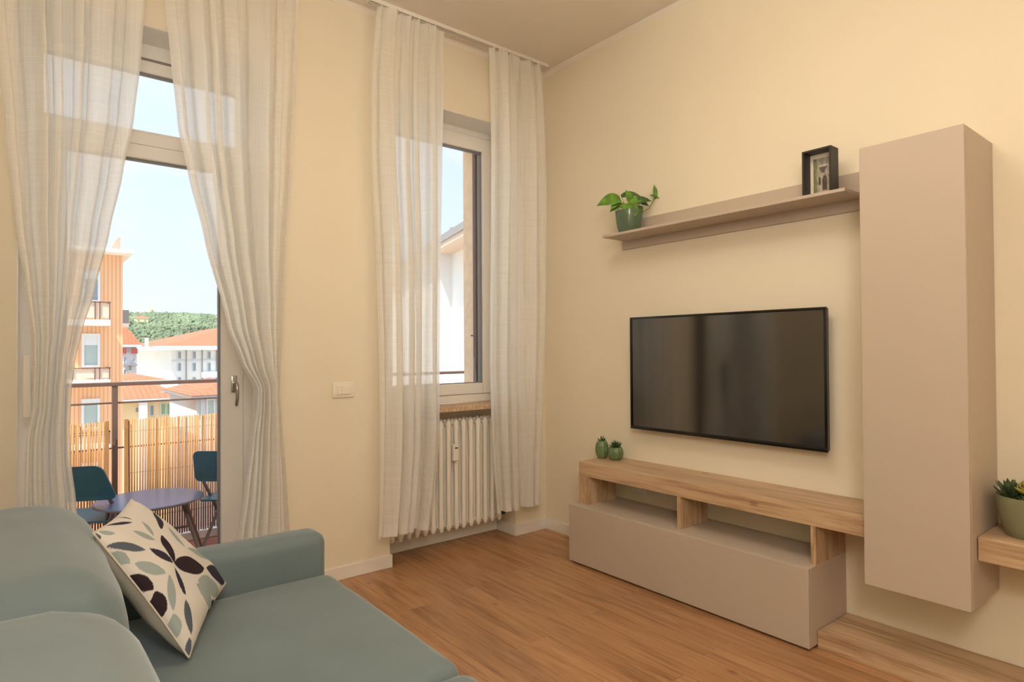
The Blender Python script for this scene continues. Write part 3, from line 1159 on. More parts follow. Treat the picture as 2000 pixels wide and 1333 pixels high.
def rosette(cx, cy, z, n, L, w, mat, el0, el1, seed):
    rng = random.Random(seed)
    for k in range(n):
        a = k * 2.399 + rng.uniform(-.2, .2)
        el = el0 + (el1 - el0) * k / n
        d = Vector((math.cos(a) * math.cos(el), math.sin(a) * math.cos(el), math.sin(el)))
        sd = d.cross(UP).normalized()
        nm = sd.cross(d)
        b = new_bm()
        rings = []
        ll = L * rng.uniform(.85, 1.1) * (1 - 0.3 * k / n)
        for i in range(6):
            t = i / 5
            ww = w * (0.45 + 1.1 * t) * (1 - t ** 3) ** 0.8 + 0.0006
            c = Vector((cx, cy, z)) + d * (ll * t) + UP * (ll * 0.18 * t * t)
            rings.append([b.verts.new(c + sd * ww * math.cos(q) + nm * ww * 0.4 * math.sin(q)) for q in [2 * math.pi * j / 8 for j in range(8)]])
        for A, B in zip(rings, rings[1:]):
            for j in range(8):
                b.faces.new((A[j], A[(j + 1) % 8], B[(j + 1) % 8], B[j]))
        b.faces.new(rings[0])
        b.faces.new(rings[-1])
        link('succulent_leaf', b, mat, sp, smooth=True)


zz = BZ1 + 0.132
rosette(QX - 0.035, QY + 0.045, zz, 16, 0.085, 0.011, 'succulent', 0.5, 1.4, 2)
rosette(QX - 0.030, QY - 0.012, zz + 0.022, 14, 0.066, 0.021, 'succulent_yellow', 0.25, 1.2, 3)
rosette(QX + 0.035, QY + 0.03, zz, 10, 0.055, 0.010, 'succulent', 0.4, 1.4, 4)
rosette(QX - 0.055, QY + 0.0, zz, 8, 0.035, 0.009, 'leaf_dark', 0.3, 1.3, 5)

# ------------------------------------------------------------------ sofa
sofa = thing('sofa', (0.3, 1.4, 0), 'grey-green fabric sofa along the left wall facing the television', 'sofa')


def soft_box(name, x0, x1, y0, y1, z0, z1, r, seg=6, puff=(0, 0, 0), wob=0.0, mat='sofa_fabric', par=None, fn=None):
    """rounded upholstered block with a crown on its faces"""
    b = box(new_bm(), x0, x1, y0, y1, z0, z1)
    n = 18
    bmesh.ops.bevel(b, geom=list(b.edges), offset=r, segments=seg, profile=0.5, affect='EDGES')
    longe = [e_ for e_ in b.edges if e_.calc_length() > 0.12]
    bmesh.ops.subdivide_edges(b, edges=longe, cuts=n, use_grid_fill=True)
    c = Vector(((x0 + x1) / 2, (y0 + y1) / 2, (z0 + z1) / 2))
    hx, hy, hz = (x1 - x0) / 2, (y1 - y0) / 2, (z1 - z0) / 2
    for v in b.verts:
        q = Vector(((v.co.x - c.x) / hx, (v.co.y - c.y) / hy, (v.co.z - c.z) / hz))
        fx, fy, fz = [max(0, 1 - min(1, abs(t)) ** 2.5) for t in q]
        v.co.x += math.copysign(puff[0] * fy * fz * abs(q.x) ** 2, q.x)
        v.co.y += math.copysign(puff[1] * fx * fz * abs(q.y) ** 2, q.y)
        v.co.z += math.copysign(puff[2] * fx * fy * abs(q.z) ** 2, q.z)
        if wob:
            v.co += Vector((mnoise.noise(v.co * 5), mnoise.noise(v.co * 5 + Vector((9, 0, 0))), mnoise.noise(v.co * 5 + Vector((0, 9, 0))))) * wob
        if fn:
            fn(v, q)
    return link(name, b, mat, par or sofa, smooth=True)


SB = 1.392
soft_box('base', -0.36, 0.90, 0.36, 2.45, 0.05, 0.26, 0.015, 3)
for xx in (-0.28, 0.82):
    for yy in (0.45, 2.36):
        b = new_bm()
        tube(b, [(xx, yy, 0), (xx, yy, 0.055)], 0.025, 12)
        link('foot', b, 'sofa_base', sofa)
soft_box('seat_cushion', 0.10, 0.955, SB + 0.004, 2.318, 0.255, 0.448, 0.045, 6, (0.006, 0.0, 0.012), 0.003)
soft_box('seat_cushion', 0.10, 0.955, 0.50, SB - 0.004, 0.255, 0.448, 0.045, 6, (0.006, 0.0, 0.012), 0.003)


def lean(v, q):
    v.co.x -= 0.03 * (q.z + 1) * 0.5


soft_box('back_cushion', -0.20, 0.205, SB + 0.04, 2.365, 0.40, 0.855, 0.125, 8, (0.012, 0.004, 0.008), 0.004, fn=lean)
soft_box('back_cushion', -0.20, 0.205, 0.50, SB + 0.030, 0.40, 0.855, 0.125, 8, (0.012, 0.004, 0.008), 0.004, fn=lean)
soft_box('back_frame', -0.38, -0.19, 0.36, 2.45, 0.05, 0.80, 0.05, 5)
soft_box('armrest', -0.30, 0.945, 2.322, 2.475, 0.06, 0.592, 0.042, 6, (0.0, 0.0, 0.004), 0.002)
soft_box('armrest', -0.30, 0.945, 0.345, 0.496, 0.06, 0.592, 0.042, 6, (0.0, 0.0, 0.004), 0.002)

# ------------------------------------------------------------------ printed cushion
Bc, Rc, Tc, Lc = Vector((0.362, 1.841, 0.478)), Vector((0.555, 2.250, 0.512)), Vector((0.287, 2.294, 0.829)), Vector((0.159, 1.967, 0.821))
cu = thing('throw_cushion', tuple((Bc + Rc) / 2), 'cream cushion printed with navy and sage leaves leaning in the sofa corner', 'cushion')
NRM = (Rc - Bc).cross(Lc - Bc).normalized()
if NRM.x < 0:
    NRM = -NRM
LEAFS = [((490, 415), (660, 520), .34, 'n'), ((580, 320), (665, 515), .42, 'p'), ((670, 525), (885, 555), .38, 'p'), ((670, 550), (750, 755), .26, 'n'),
         ((170, 400), (460, 425), .26, 's'), ((385, 520), (610, 595), .38, 'g'), ((150, 500), (350, 525), .42, 'g'), ((265, 675), (515, 715), .40, 'p'),
         ((530, 725), (505, 965), .46, 'p'), ((630, 600), (662, 865), .30, 'g'), ((750, 785), (790, 1035), .36, 's'), ((660, 885), (640, 1095), .48, 'g'),
         ((775, 1060), (770, 1255), .52, 's'), ((830, 670), (910, 870), .46, 'g'), ((840, 650), (985, 735), .40, 'g'), ((900, 560), (1030, 660), .42, 'n'),
         ((160, 255), (365, 225), .20, 'n'), ((215, 180), (360, 205), .30, 'n'), ((370, 290), (535, 355), .36, 'g'), ((120, 300), (240, 305), .5, 'g'),
         ((60, 320), (122, 360), .5, 's'), ((500, 160), (572, 275), .22, 'n'), ((430, 215), (520, 325), .3, 'g'), ((615, 265), (745, 405), .36, 'g'),
         ((755, 420), (910, 505), .22, 'g'), ((920, 930), (975, 815), .4, 'p')]
PCOL = {'n': srgb(50, 47, 62), 'p': srgb(46, 34, 40), 's': srgb(86, 94, 104), 'g': srgb(150, 161, 158), 'b': srgb(210, 204, 196)}


# flat layout of the cloth print, in the unit square of the cushion face


def print_col(u, v):
    for (u0, v0), (u1, v1), w, k in LEAF_UV:
        dx, dy = u1 - u0, v1 - v0
        L2 = dx * dx + dy * dy
        t = ((u - u0) * dx + (v - v0) * dy) / L2
        if 0 < t < 1:
            s_ = abs((u - u0) * dy - (v - v0) * dx) / L2
            if s_ < 0.5 * w * (4 * t * (1 - t)) ** 0.85:
                return PCOL[k]
    return PCOL['b']


NC = 200


def cushion_pos(u, v, side):
    # pinched edges: sides bow in between the corners
    pin = 0.055
    uu = 0.5 + (u - 0.5) * (1 - pin * math.sin(math.pi * v))
    vv = 0.5 + (v - 0.5) * (1 - pin * math.sin(math.pi * u))
    p = Bc * (1 - uu) * (1 - vv) + Rc * uu * (1 - vv) + Tc * uu * vv + Lc * (1 - uu) * vv
    prof = (max(0, 1 - abs(2 * u - 1) ** 2.6) * max(0, 1 - abs(2 * v - 1) ** 2.6)) ** 0.55
    wr = 0.006 * mnoise.noise(Vector((u * 5, v * 5, side * 3.0))) + 0.004 * math.sin(14 * (u + 0.6 * v)) * (1 - prof)
    return p + NRM * side * ((0.062 if side > 0 else 0.085) * prof + wr * min(1, prof * 3))


RMT = RM.transposed()


def on_sheet(P):
    q = RMT @ (P - CAM)
    return (FPX * q.x / -q.z + 840) * 3.703, (-293.5 - FPX * q.y / -q.z) * 3.703


SHEET = [(on_sheet(cushion_pos(i / 80, j / 80, 1)), (i / 80, j / 80)) for i in range(81) for j in range(81)]


def to_uv(q):
    best = sorted(SHEET, key=lambda t: (t[0][0] - q[0]) ** 2 + (t[0][1] - q[1]) ** 2)[:4]
    ws_ = [1 / (1 + (t[0][0] - q[0]) ** 2 + (t[0][1] - q[1]) ** 2) for t in best]
    sw_ = sum(ws_)
    return sum(w * t[1][0] for w, t in zip(ws_, best)) / sw_, sum(w * t[1][1] for w, t in zip(ws_, best)) / sw_


LEAF_UV = [(to_uv(a), to_uv(c), w, k) for a, c, w, k in LEAFS]
bm = new_bm()
grid(bm, NC, NC, lambda u, v: cushion_pos(u, v, 1))
front = link('front_cover', bm, 'cushion_print', cu, smooth=True)
ca = front.data.color_attributes.new('print', 'FLOAT_COLOR', 'POINT')
for i in range(NC + 1):
    for j in range(NC + 1):
        ca.data[i * (NC + 1) + j].color = print_col(i / NC, j / NC)
bm = new_bm()
grid(bm, 50, 50, lambda u, v: cushion_pos(u, v, -1))
link('back_cover', bm, 'cushion_cloth', cu, smooth=True)
bm = new_bm()
loop = [cushion_pos(t / 40, 0, 1) for t in range(40)] + [cushion_pos(1, t / 40, 1) for t in range(40)] + \
       [cushion_pos(1 - t / 40, 1, 1) for t in range(40)] + [cushion_pos(0, 1 - t / 40, 1) for t in range(41)]
tube(bm, loop, 0.0028, 6)
link('seam', bm, 'cushion_cloth', cu, smooth=True)

# ------------------------------------------------------------------ ceiling lamp (above and out of view)
LX, LY = 1.35, 1.35
lamp = thing('ceiling_lamp', (LX, LY, ZC), 'round drum pendant lamp with a warm glowing shade', 'ceiling lamp')
link('mount', lathe(new_bm(), [(0.03, -0.03), (0.06, -0.012), (0.06, 0.0)], (LX, LY, ZC), 32), 'white_lacquer', lamp, smooth='auto')
link('cord', tube(new_bm(), [(LX, LY, ZC - 0.32), (LX, LY, ZC - 0.02)], 0.004, 8), 'white_lacquer', lamp)
emit('lamp_glow', (1.0, 0.86, 0.68, 1), LAMP_STRENGTH)
b = new_bm()
lathe(b, [(0.24, -0.16), (0.28, -0.155), (0.30, -0.14), (0.30, -0.02), (0.28, -0.005), (0.24, 0.0)], (LX, LY, ZC - 0.32), 48)
link('drum_shade', b, 'lamp_glow', lamp, smooth=True)

# unseen lantern added behind the camera as fill light for the room
NLX, NLY, NLZ = -0.08, -0.42, 2.35
fl = thing('fill_lantern', (NLX, NLY, ZC), 'unseen white paper lantern pendant added as fill light behind the sofa end', 'fill light')
link('ceiling_rose', lathe(new_bm(), [(0.02, -0.03), (0.05, -0.012), (0.05, 0.0)], (NLX, NLY, ZC), 24), 'white_lacquer', fl, smooth='auto')
link('cord', tube(new_bm(), [(NLX, NLY, NLZ + 0.26), (NLX, NLY, ZC - 0.02)], 0.004, 8), 'white_lacquer', fl)
emit('fill_glow', (1.0, 0.94, 0.88, 1), FILL_STRENGTH)
b = new_bm()
lathe(b, [(0.27 * math.cos(a_ / 24 * math.pi - math.pi / 2) + 0.004, 0.27 * math.sin(a_ / 24 * math.pi - math.pi / 2)) for a_ in range(2, 23)], (NLX, NLY, NLZ), 40)
link('shade', b, 'fill_glow', fl, smooth=True)

# ================================================================== BALCONY
BF = -0.02
bal = struct('balcony_floor', box(new_bm(), -1.4, 4.6, YO, 4.86, BF - 0.16, BF), 'terracotta_floor', 'terracotta balcony floor outside the door', 'balcony floor')
struct('balcony_kerb', box(new_bm(), -1.4, 4.6, 4.76, 4.86, BF, BF + 0.06, 0.005, 1), 'kerb_white', 'white kerb along the balcony edge', 'kerb')
struct('door_threshold', box(new_bm(), DX0, DX1, FY1, YO, BF - 0.1, 0.0), 'stone', 'stone threshold outside the balcony door', 'threshold')
struct('facade_base', box(new_bm(), XL - 3, XR + 3, YN - 3, YO - 0.01, -15, -0.12), 'facade_plaster', 'plastered lower storeys below the balcony', 'facade')
bm = new_bm()
box(bm, XL - 3, XL - 0.2, YN - 3, YO, -0.12, ZC + 0.2)
box(bm, XR + 0.2, XR + 3, YN - 3, YO, -0.12, ZC + 0.2)
struct('facade_sides', bm, 'facade_plaster', 'plastered facade beside the flat', 'facade')

RY = 4.80
rl = thing('balcony_railing', (0.5, RY, BF + 0.06), 'brown metal balcony railing with thin posts', 'railing')
bx('top_rail', 'railing_paint', rl, -1.35, 4.55, RY - 0.02, RY + 0.02, 1.072, 1.098, 0.003, 1)
bx('middle_rail', 'railing_paint', rl, -1.35, 4.55, RY - 0.006, RY + 0.006, 0.955, 0.967)
bx('lower_rail', 'railing_paint', rl, -1.35, 4.55, RY - 0.006, RY + 0.006, 0.66, 0.670)
for xx in (-0.95, 0.505, 1.95, 3.4):
    bx('post', 'railing_paint', rl, xx - 0.016, xx + 0.016, RY - 0.016, RY + 0.016, BF + 0.06, 1.072)


def screen(x0, x1, ztop, label):
    t = thing('bamboo_screen', ((x0 + x1) / 2, 4.735, BF + 0.07), label, 'bamboo screen', 'bamboo balcony screens')
    b = new_bm()
    tube(b, [(0, 0, 0), (0.0006, 0.0004, 0.4), (0, 0, 0.80)], 0.0058, 8)
    me = bpy.data.meshes.new('slat')
    bmesh.ops.recalc_face_normals(b, faces=b.faces)
    b.to_mesh(me)
    b.free()
    for pl in me.polygons:
        pl.use_smooth = True
    me.materials.append(MATS['bamboo'])
    rng = random.Random(int(x0 * 100))
    x_ = x0
    L = t.location
    while x_ < x1:
        o = bpy.data.objects.new('slat', me)
        o.parent = t
        o.location = (x_ - L.x, rng.uniform(-.002, .002), rng.uniform(-.004, .004) + (ztop - 0.80 - L.z))
        o.rotation_euler = (rng.uniform(-.006, .006), rng.uniform(-.004, .004), rng.uniform(0, 6))
        COL.objects.link(o)
        x_ += 0.0148
    for zz_ in (0.2, 0.5, ztop - 0.08):
        b = new_bm()
        tube(b, [(x0, 4.742, zz_), (x1, 4.742, zz_)], 0.002, 6)
        link('tie_wire', b, 'wire', t)
    for xx_ in (x0 - 0.004, x1 + 0.004):
        bx('end_batten', 'bamboo', t, xx_ - .010, xx_ + .010, 4.722, 4.75, ztop - 0.8, ztop + 0.004)


screen(-0.45, 0.452, 0.848, 'bamboo slat screen left of the railing post')
screen(0.565, 1.92, 0.853, 'wide bamboo slat screen right of the railing post')

# bistro table
TCX, TCY, TTZ = 0.625, 4.245, 0.42
tb = thing('bistro_table', (TCX, TCY, BF), 'round slate-blue folding table on the balcony', 'table')
b = new_bm()
lathe(b, [(0.27, 0), (0.283, 0.002), (0.285, 0.008), (0.283, 0.014), (0.27, 0.015)], (TCX, TCY, TTZ - 0.015), 64)
link('table_top', b, 'table_top', tb, smooth='auto')
b = new_bm()
lathe(b, [(0.284, 0), (0.288, 0.002), (0.288, 0.009), (0.284, 0.011)], (TCX, TCY, TTZ - 0.0145), 64)
link('edge_band', b, 'railing_paint', tb, smooth='auto')
for p0, p1 in (((0.80, 4.20, TTZ - .012), (0.965, 4.50, BF)), ((0.80, 4.36, TTZ - .012), (0.90, 4.10, BF)),
               ((0.43, 4.13, TTZ - .012), (0.37, 4.48, BF)), ((0.43, 4.36, TTZ - .012), (0.36, 4.05, BF))):
    b = new_bm()
    tube(b, [p0, p1], 0.011, 8)
    link('leg', b, 'chair_leg', tb)
b = new_bm()
tube(b, [(0.40, 4.31, 0.20), (0.85, 4.31, 0.20)], 0.008, 8)
link('stretcher', b, 'chair_leg', tb)


def folding_chair(loc, rz, label):
    t = thing('folding_chair', loc, label, 'chair', 'teal folding chairs on the balcony')
    M = Matrix.Translation(Vector(loc)) @ Matrix.Rotation(rz, 4, 'Z')

    def T(q):
        return M @ Vector(q)
    # local: x = forward, y = left
    def rounded(pts, rad, n=5):
        out = []
        m = len(pts)
        for i in range(m):
            p, a, c = Vector(pts[i]), Vector(pts[i - 1]), Vector(pts[(i + 1) % m])
            d0, d1 = (a - p).normalized(), (c - p).normalized()
            A, B = p + d0 * rad, p + d1 * rad
            for k in range(n + 1):
                s_ = k / n
                out.append(A * (1 - s_) ** 2 + p * 2 * s_ * (1 - s_) + B * s_ * s_)
        return out
    poly = rounded([(-0.20, 0.0), (0.20, 0.0), (0.155, 0.215), (-0.155, 0.215)], 0.045)
    b = new_bm()

    def bp(q, off):
        return T((-0.19 - 0.10 * q[1] / 0.2 + 0.35 * q[0] * q[0] + off, q[0], 0.47 + q[1]))
    prism(b, poly, lambda q: bp(q, 0), lambda q: bp(q, 0.012))
    link('backrest', b, 'chair_teal', t)
    poly = rounded([(-0.17, -0.19), (0.19, -0.18), (0.19, 0.18), (-0.17, 0.19)], 0.05)
    b = new_bm()
    prism(b, poly, lambda q: T((q[0], q[1], 0.350)), lambda q: T((q[0], q[1], 0.338)))
    link('seat', b, 'chair_teal', t)
    for s_ in (-1, 1):
        b = new_bm()
        tube(b, [T((-0.165, 0.15 * s_, 0.50)), T((-0.15, 0.155 * s_, 0.46)), T((-0.02, 0.17 * s_, 0.33)), T((0.24, 0.18 * s_, 0.0))], 0.011, 8)
        link('front_leg', b, 'chair_leg', t, smooth=True)
        b = new_bm()
        tube(b, [T((0.15, 0.15 * s_, 0.345)), T((-0.22, 0.15 * s_, 0.0))], 0.011, 8)
        link('rear_leg', b, 'chair_leg', t)
    b = new_bm()
    tube(b, [T((0.2, -0.178, 0.055)), T((0.2, 0.178, 0.055))], 0.008, 8)
    link('stretcher', b, 'chair_leg', t)
    return t


folding_chair((0.345, 4.44, BF), math.radians(66), 'teal folding chair left of the balcony table')
folding_chair((1.175, 4.44, BF), math.radians(50), 'teal folding chair right of the balcony table, half behind the door frame')

# ================================================================== NEIGHBOURHOOD
GZ = -15.0
struct('street_ground', box(new_bm(), -300, 900, 6.5, 1200, GZ - 1, GZ), 'street_ground', 'ground between the houses below', 'ground')


def X(px, Y):
    return aty(px, 690, Y).x


def Z(py, px, Y):
    return aty(px, py, Y).z


def far_window(par, px0, px1, py0, py1, Y, depth=0.12, pane='far_pane', frame='blind_white', blind=0.0):
    x0, x1 = X(px0, Y), X(px1, Y)
    z1, z0 = Z(py0, px0, Y), Z(py1, px0, Y)
    f = min(0.14 * (x1 - x0), 0.12)
    b = new_bm()
    box(b, x0, x0 + f, Y - depth, Y, z0, z1)
    box(b, x1 - f, x1, Y - depth, Y, z0, z1)
    box(b, x0 + f, x1 - f, Y - depth, Y, z1 - f, z1)
    box(b, x0 + f, x1 - f, Y - depth, Y, z0, z0 + f)
    w = link('window', b, frame, par)
    bx('pane', pane, w, x0 + f, x1 - f, Y - depth * 0.5, Y, z0 + f, z1 - f)
    if blind:
        bx('blind', 'blind_white', w, x0 + f, x1 - f, Y - depth * 0.8, Y - depth * 0.5, z1 - f - (z1 - z0) * blind, z1 - f)
    return w


def hip_roof(name, par, x0, x1, y0, y1, z0, h, ov, mat='roof_tile', fascia='roof_fascia', ft=0.35):
    xa, xb, ya, yb = x0 - ov, x1 + ov, y0 - ov, y1 + ov
    d = min(xb - xa, yb - ya) / 2
    b = new_bm()
    e0 = [b.verts.new(q) for q in ((xa, ya, z0), (xb, ya, z0), (xb, yb, z0), (xa, yb, z0))]
    if xb - xa > yb - ya:
        r = [b.verts.new((xa + d, (ya + yb) / 2, z0 + h)), b.verts.new((xb - d, (ya + yb) / 2, z0 + h))]
        b.faces.new((e0[0], e0[1], r[1], r[0]))
        b.faces.new((e0[1], e0[2], r[1]))
        b.faces.new((e0[2], e0[3], r[0], r[1]))
        b.faces.new((e0[3], e0[0], r[0]))
    else:
        r = [b.verts.new(((xa + xb) / 2, ya + d, z0 + h)), b.verts.new(((xa + xb) / 2, yb - d, z0 + h))]
        b.faces.new((e0[0], e0[1], r[0]))
        b.faces.new((e0[1], e0[2], r[1], r[0]))
        b.faces.new((e0[2], e0[3], r[1]))
        b.faces.new((e0[3], e0[0], r[0], r[1]))
    b.faces.new(list(reversed(e0)))
    ro = link(name, b, mat, par)
    bx('eave', fascia, ro, xa + .02, xb - .02, ya + .02, yb - .02, z0 - ft, z0 - 0.01)
    return ro


# --- orange clad apartment block
YA = 34.0
ax0, ax1 = X(-70, YA), X(239.5, YA)
ab = thing('apartment_block', ((ax0 + ax1) / 2, YA, GZ), 'orange clad apartment block with balconies, left in the view', 'building')
az1 = Z(500, 240, YA)
bx('wall', 'orange_cladding', ab, ax0, ax1, YA, YA + 14, GZ, az1)
ro = bx('roof_slab', 'roof_fascia', ab, ax0 - .5, X(262, YA - 1.0), YA - 1.0, YA + 15, az1, Z(487, 240, YA - 1), 0.02, 1)
gx0, gx1 = X(213, YA), X(237.5, YA)
b = new_bm()
zb = Z(487, 240, YA - 1)
zt = Z(461, 237, YA)
prism(b, [(gx0, zb), (gx1, zb), (gx1, zt), (gx1 - .1, zt)], lambda q: Vector((q[0], YA + 0.5, q[1])), lambda q: Vector((q[0], YA + 4, q[1])))
link('roof_gable', b, 'gable_grey', ro)
for k, (r0, r1, rb, rt_) in enumerate(((652, 718, 0.28, 0), (780, 840, 0.12, 0), (528, 590, 0.2, 0), (905, 965, 0.2, 0))):
    for px0, px1 in ((159, 195), (70, 106), (-20, 16)):
        far_window(ab, px0, px1, r0, r1, YA, 0.14, 'far_curtain' if k < 2 else 'far_pane', 'blind_white', rb)
for k, (p0, p1, ptop) in enumerate(((625, 636, 590), (742, 752, 718), (868, 878, 842))):
    for c0, c1 in ((110, 216), (-40, 60)):
        yb0 = YA - 1.3
        z0, z1 = Z(p1, 216, yb0), Z(p0, 216, yb0)
        zt = Z(ptop, 216, yb0)
        xa, xb = X(c0, yb0), X(c1, yb0)
        bc = bx('balcony_slab', 'roof_fascia', ab, xa, xb, yb0, YA, z0, z1)
        b = new_bm()
        for xx in (xa + .03, (xa + xb) / 2 - .4, (xa + xb) / 2 + .4, xb - .4, xb - .03):
            box(b, xx - .02, xx + .02, yb0 + .03, yb0 + .07, z1, zt)
        box(b, xa, xb, yb0 + .03, yb0 + .08, zt - .05, zt)
        box(b, xb - .05, xb, yb0 + .03, YA, zt - .05, zt)
        link('railing', b, 'railing_paint', bc)
        bx('panel', 'balcony_panel', bc, xa + .1, xb - .45, yb0 + .08, yb0 + .10, z1 + .08, zt - .08)
        bx('panel', 'balcony_panel', bc, xb - .40, xb - .06, yb0 + .08, yb0 + .10, z1 + .08, zt - .08)
# balcony on the far side
for p0, p1, pt in ((632, 638, 606),):
    yb0 = YA + 9
    sb = bx('balcony_slab', 'roof_fascia', ab, ax1, X(252, yb0), yb0, yb0 + 3, Z(p1, 246, yb0), Z(p0, 246, yb0))
    bx('panel', 'grey_metal', sb, ax1, X(252, yb0), yb0, yb0 + .05, Z(p0, 246, yb0), Z(pt, 246, yb0))

# --- big white block with tiled hip roof
YB = 110.0
bx0, bx1 = X(335, YB), X(620, YB)
bb = thing('white_block', ((bx0 + bx1) / 2, YB, GZ), 'large white block with rows of windows under a tiled hip roof', 'building')
bz1 = Z(684, 380, YB)
bx('wall', 'white_render', bb, bx0, bx1, YB, YB + 44, GZ - 5, bz1)
rb_ = hip_roof('roof', bb, bx0, bx1, YB, YB + 44, bz1 + .7, Z(648, 380, YB + 22) - bz1, 1.6, ft=0.7)
for px_, py0, py1 in ((392, 660, 680), (285, 660, 676)):
    yy = YB + 8
    bx('chimney', 'white_render', rb_, X(px_, yy), X(px_ + 5, yy), yy, yy + 1.2, Z(py1 + 3, px_, yy), Z(py0, px_, yy))
for px_ in (347, 376, 405, 434, 463):
    for r0, r1 in ((687, 701), (709, 725), (737, 752), (766, 781), (788, 805)):
        far_window(bb, px_, px_ + 6.5, r0, r1, YB, 0.2, 'far_pane', 'grey_render')
for px_ in (363, 394, 422, 450):
    bx('downpipe', 'grey_metal', bb, X(px_, YB), X(px_ + 1.4, YB), YB - 0.25, YB, GZ, bz1)
bx('string_course', 'grey_render', bb, bx0, bx1, YB - 0.2, YB, Z(704.5, 380, YB), Z(703, 380, YB))
yb0 = YB - 1.4
bc = bx('balcony', 'white_render', bb, X(397, yb0), X(428, yb0), yb0, YB, Z(738, 410, yb0), Z(727, 410, yb0))

# --- pale house with red awnings beyond the orange block
YF = 90.0
fh = thing('pale_house', (X(250, YF), YF, GZ), 'pale house with dark red awnings beside the orange block', 'building')
fz = Z(678, 250, YF)
fx0, fx1 = X(205, YF), X(267, YF)
bx('wall', 'grey_render', fh, fx0, fx1, YF, YF + 12, GZ - 5, fz)
hip_roof('roof', fh, fx0, fx1, YF, YF + 12, fz + .3, 3.2, 0.5, ft=0.3)
for px0, px1 in ((240, 245), (257, 267)):
    bx('awning', 'awning_red', fh, X(px0, YF), X(px1, YF), YF - 0.8, YF, Z(691, 250, YF), Z(681, 250, YF))
for q in ((241, 247, 698, 710), (251, 257, 712, 724), (241, 247, 722, 736), (258, 264, 700, 708)):
    far_window(fh, *q, YF, 0.15, 'far_pane', 'grey_render')
bx('terrace', 'grey_metal', fh, X(240, YF), fx1, YF - 1.0, YF, Z(714, 250, YF), Z(712, 250, YF))

# --- tiled roof house in the middle distance
YG = 76.0
gh = thing('tiled_house', (X(280, YG), YG, GZ), 'low house with a broad tiled roof below the white block', 'building')
gz = Z(746, 280, YG)
bx('wall', 'yellow_render', gh, X(236, YG), X(314, YG), YG, YG + 10, GZ - 2, gz)
hip_roof('roof', gh, X(236, YG), X(314, YG), YG, YG + 10, gz + .2, Z(733, 280, YG + 6) - gz, 0.5, ft=0.2)

# --- orange villa with two-step roof
YC = 58.0
ch = thing('orange_villa', (X(290, YC), YC, GZ), 'cream and orange villa with stepped tiled roofs and green windows', 'building')
cx0, cx1 = X(200, YC), X(338, YC)
cz = Z(783, 300, YC)
bx('wall', 'yellow_render', ch, cx0, cx1, YC, YC + 11, GZ, cz)
hip_roof('roof', ch, cx0, cx1, YC, YC + 11, cz + .25, 0.9, 0.6, ft=0.25)
uz = Z(766, 300, YC + 1.5)
ux0, ux1 = X(205, YC + 1.5), X(331, YC + 1.5)
up_ = bx('upper_storey', 'orange_render', ch, ux0, ux1, YC + 1.5, YC + 10, cz, uz)
hip_roof('upper_roof', ch, ux0, ux1, YC + 1.5, YC + 10, uz + .1, Z(749, 300, YC + 5) - uz, 0.4, ft=0.15)
for q, pn in (((292, 301, 792, 813), 'far_pane'), ((313, 324, 788, 811), 'green_glass'), ((325, 334, 788, 811), 'green_glass'), ((264, 272, 796, 806), 'far_pane')):
    far_window(ch, *q, YC, 0.1, pn, 'blind_white')
bx('white_bay', 'white_render', ch, X(272, YC - .5), X(288, YC - .5), YC - .5, YC, GZ, Z(786, 280, YC - .5))

# --- small house at the right of the view
YD = 44.0
dh = thing('grey_house', (X(430, YD), YD, GZ), 'small grey house with a tiled roof behind the bamboo screen', 'building')
dx0, dx1 = X(384, YD), X(520, YD)
dz = Z(775, 410, YD)
bx('wall', 'grey_render', dh, dx0, dx1, YD, YD + 9, GZ, dz)
hip_roof('roof', dh, dx0, dx1, YD, YD + 9, dz + .12, Z(744, 430, YD + 4.5) - dz, 0.4, fascia='grey_metal', ft=0.22)
for q in ((388, 392, 780, 815), (403, 419, 780, 812), (424, 434, 780, 812)):
    far_window(dh, *q, YD, 0.1, 'far_curtain', 'blind_white')

# --- neighbouring wing seen through the window
hd = math.radians(16.4)
dv = Vector((math.sin(hd), math.cos(hd), 0))
nv = Vector((math.cos(hd), -math.sin(hd), 0))
Pe = aty(912, 443, 9.0)
wg = thing('neighbour_wing', (Pe.x, Pe.y, GZ), 'sunlit white wing with a peach soffit seen through the window', 'building')


def slab(name, mat, par, n0, n1, t0, t1, z0, z1):
    b = new_bm()
    P = Vector((Pe.x, Pe.y, 0))
    prism(b, [(n0, t0), (n1, t0), (n1, t1), (n0, t1)], lambda q: P + nv * q[0] + dv * q[1] + Vector((0, 0, z0)), lambda q: P + nv * q[0] + dv * q[1] + Vector((0, 0, z1)))
    return link(name, b, mat, par)


slab('wall', 'white_render', wg, 0.50, 6.0, -2.5, 9, GZ, Pe.z - 0.02)
slab('pier', 'white_render', wg, 0.25, 0.50, 2.6, 9, GZ, Pe.z - 0.10)
rfw = slab('roof_slab', 'grey_metal', wg, 0.0, 6.4, -3, 9.4, Pe.z, Pe.z + 0.14)
slab('soffit', 'balcony_panel', wg, 0.03, 0.50, -3, 9.3, Pe.z - 0.10, Pe.z)
b = new_bm()
pc = Vector((Pe.x, Pe.y, 0)) + nv * 0.8 + dv * 3.2
tube(b, [pc + Vector((0, 0, Pe.z + 0.1)), pc + Vector((0, 0, Pe.z + 0.55))], 0.05, 10)
tube(b, [pc + Vector((0, 0, Pe.z + 0.55)), pc + Vector((0, 0, Pe.z + 0.62))], 0.16, 12)
link('roof_vent', b, 'grey_metal', wg)

# --- wooded hill
YH = 620.0
hx0, hx1 = X(60, YH), X(1500, YH) * 0.5


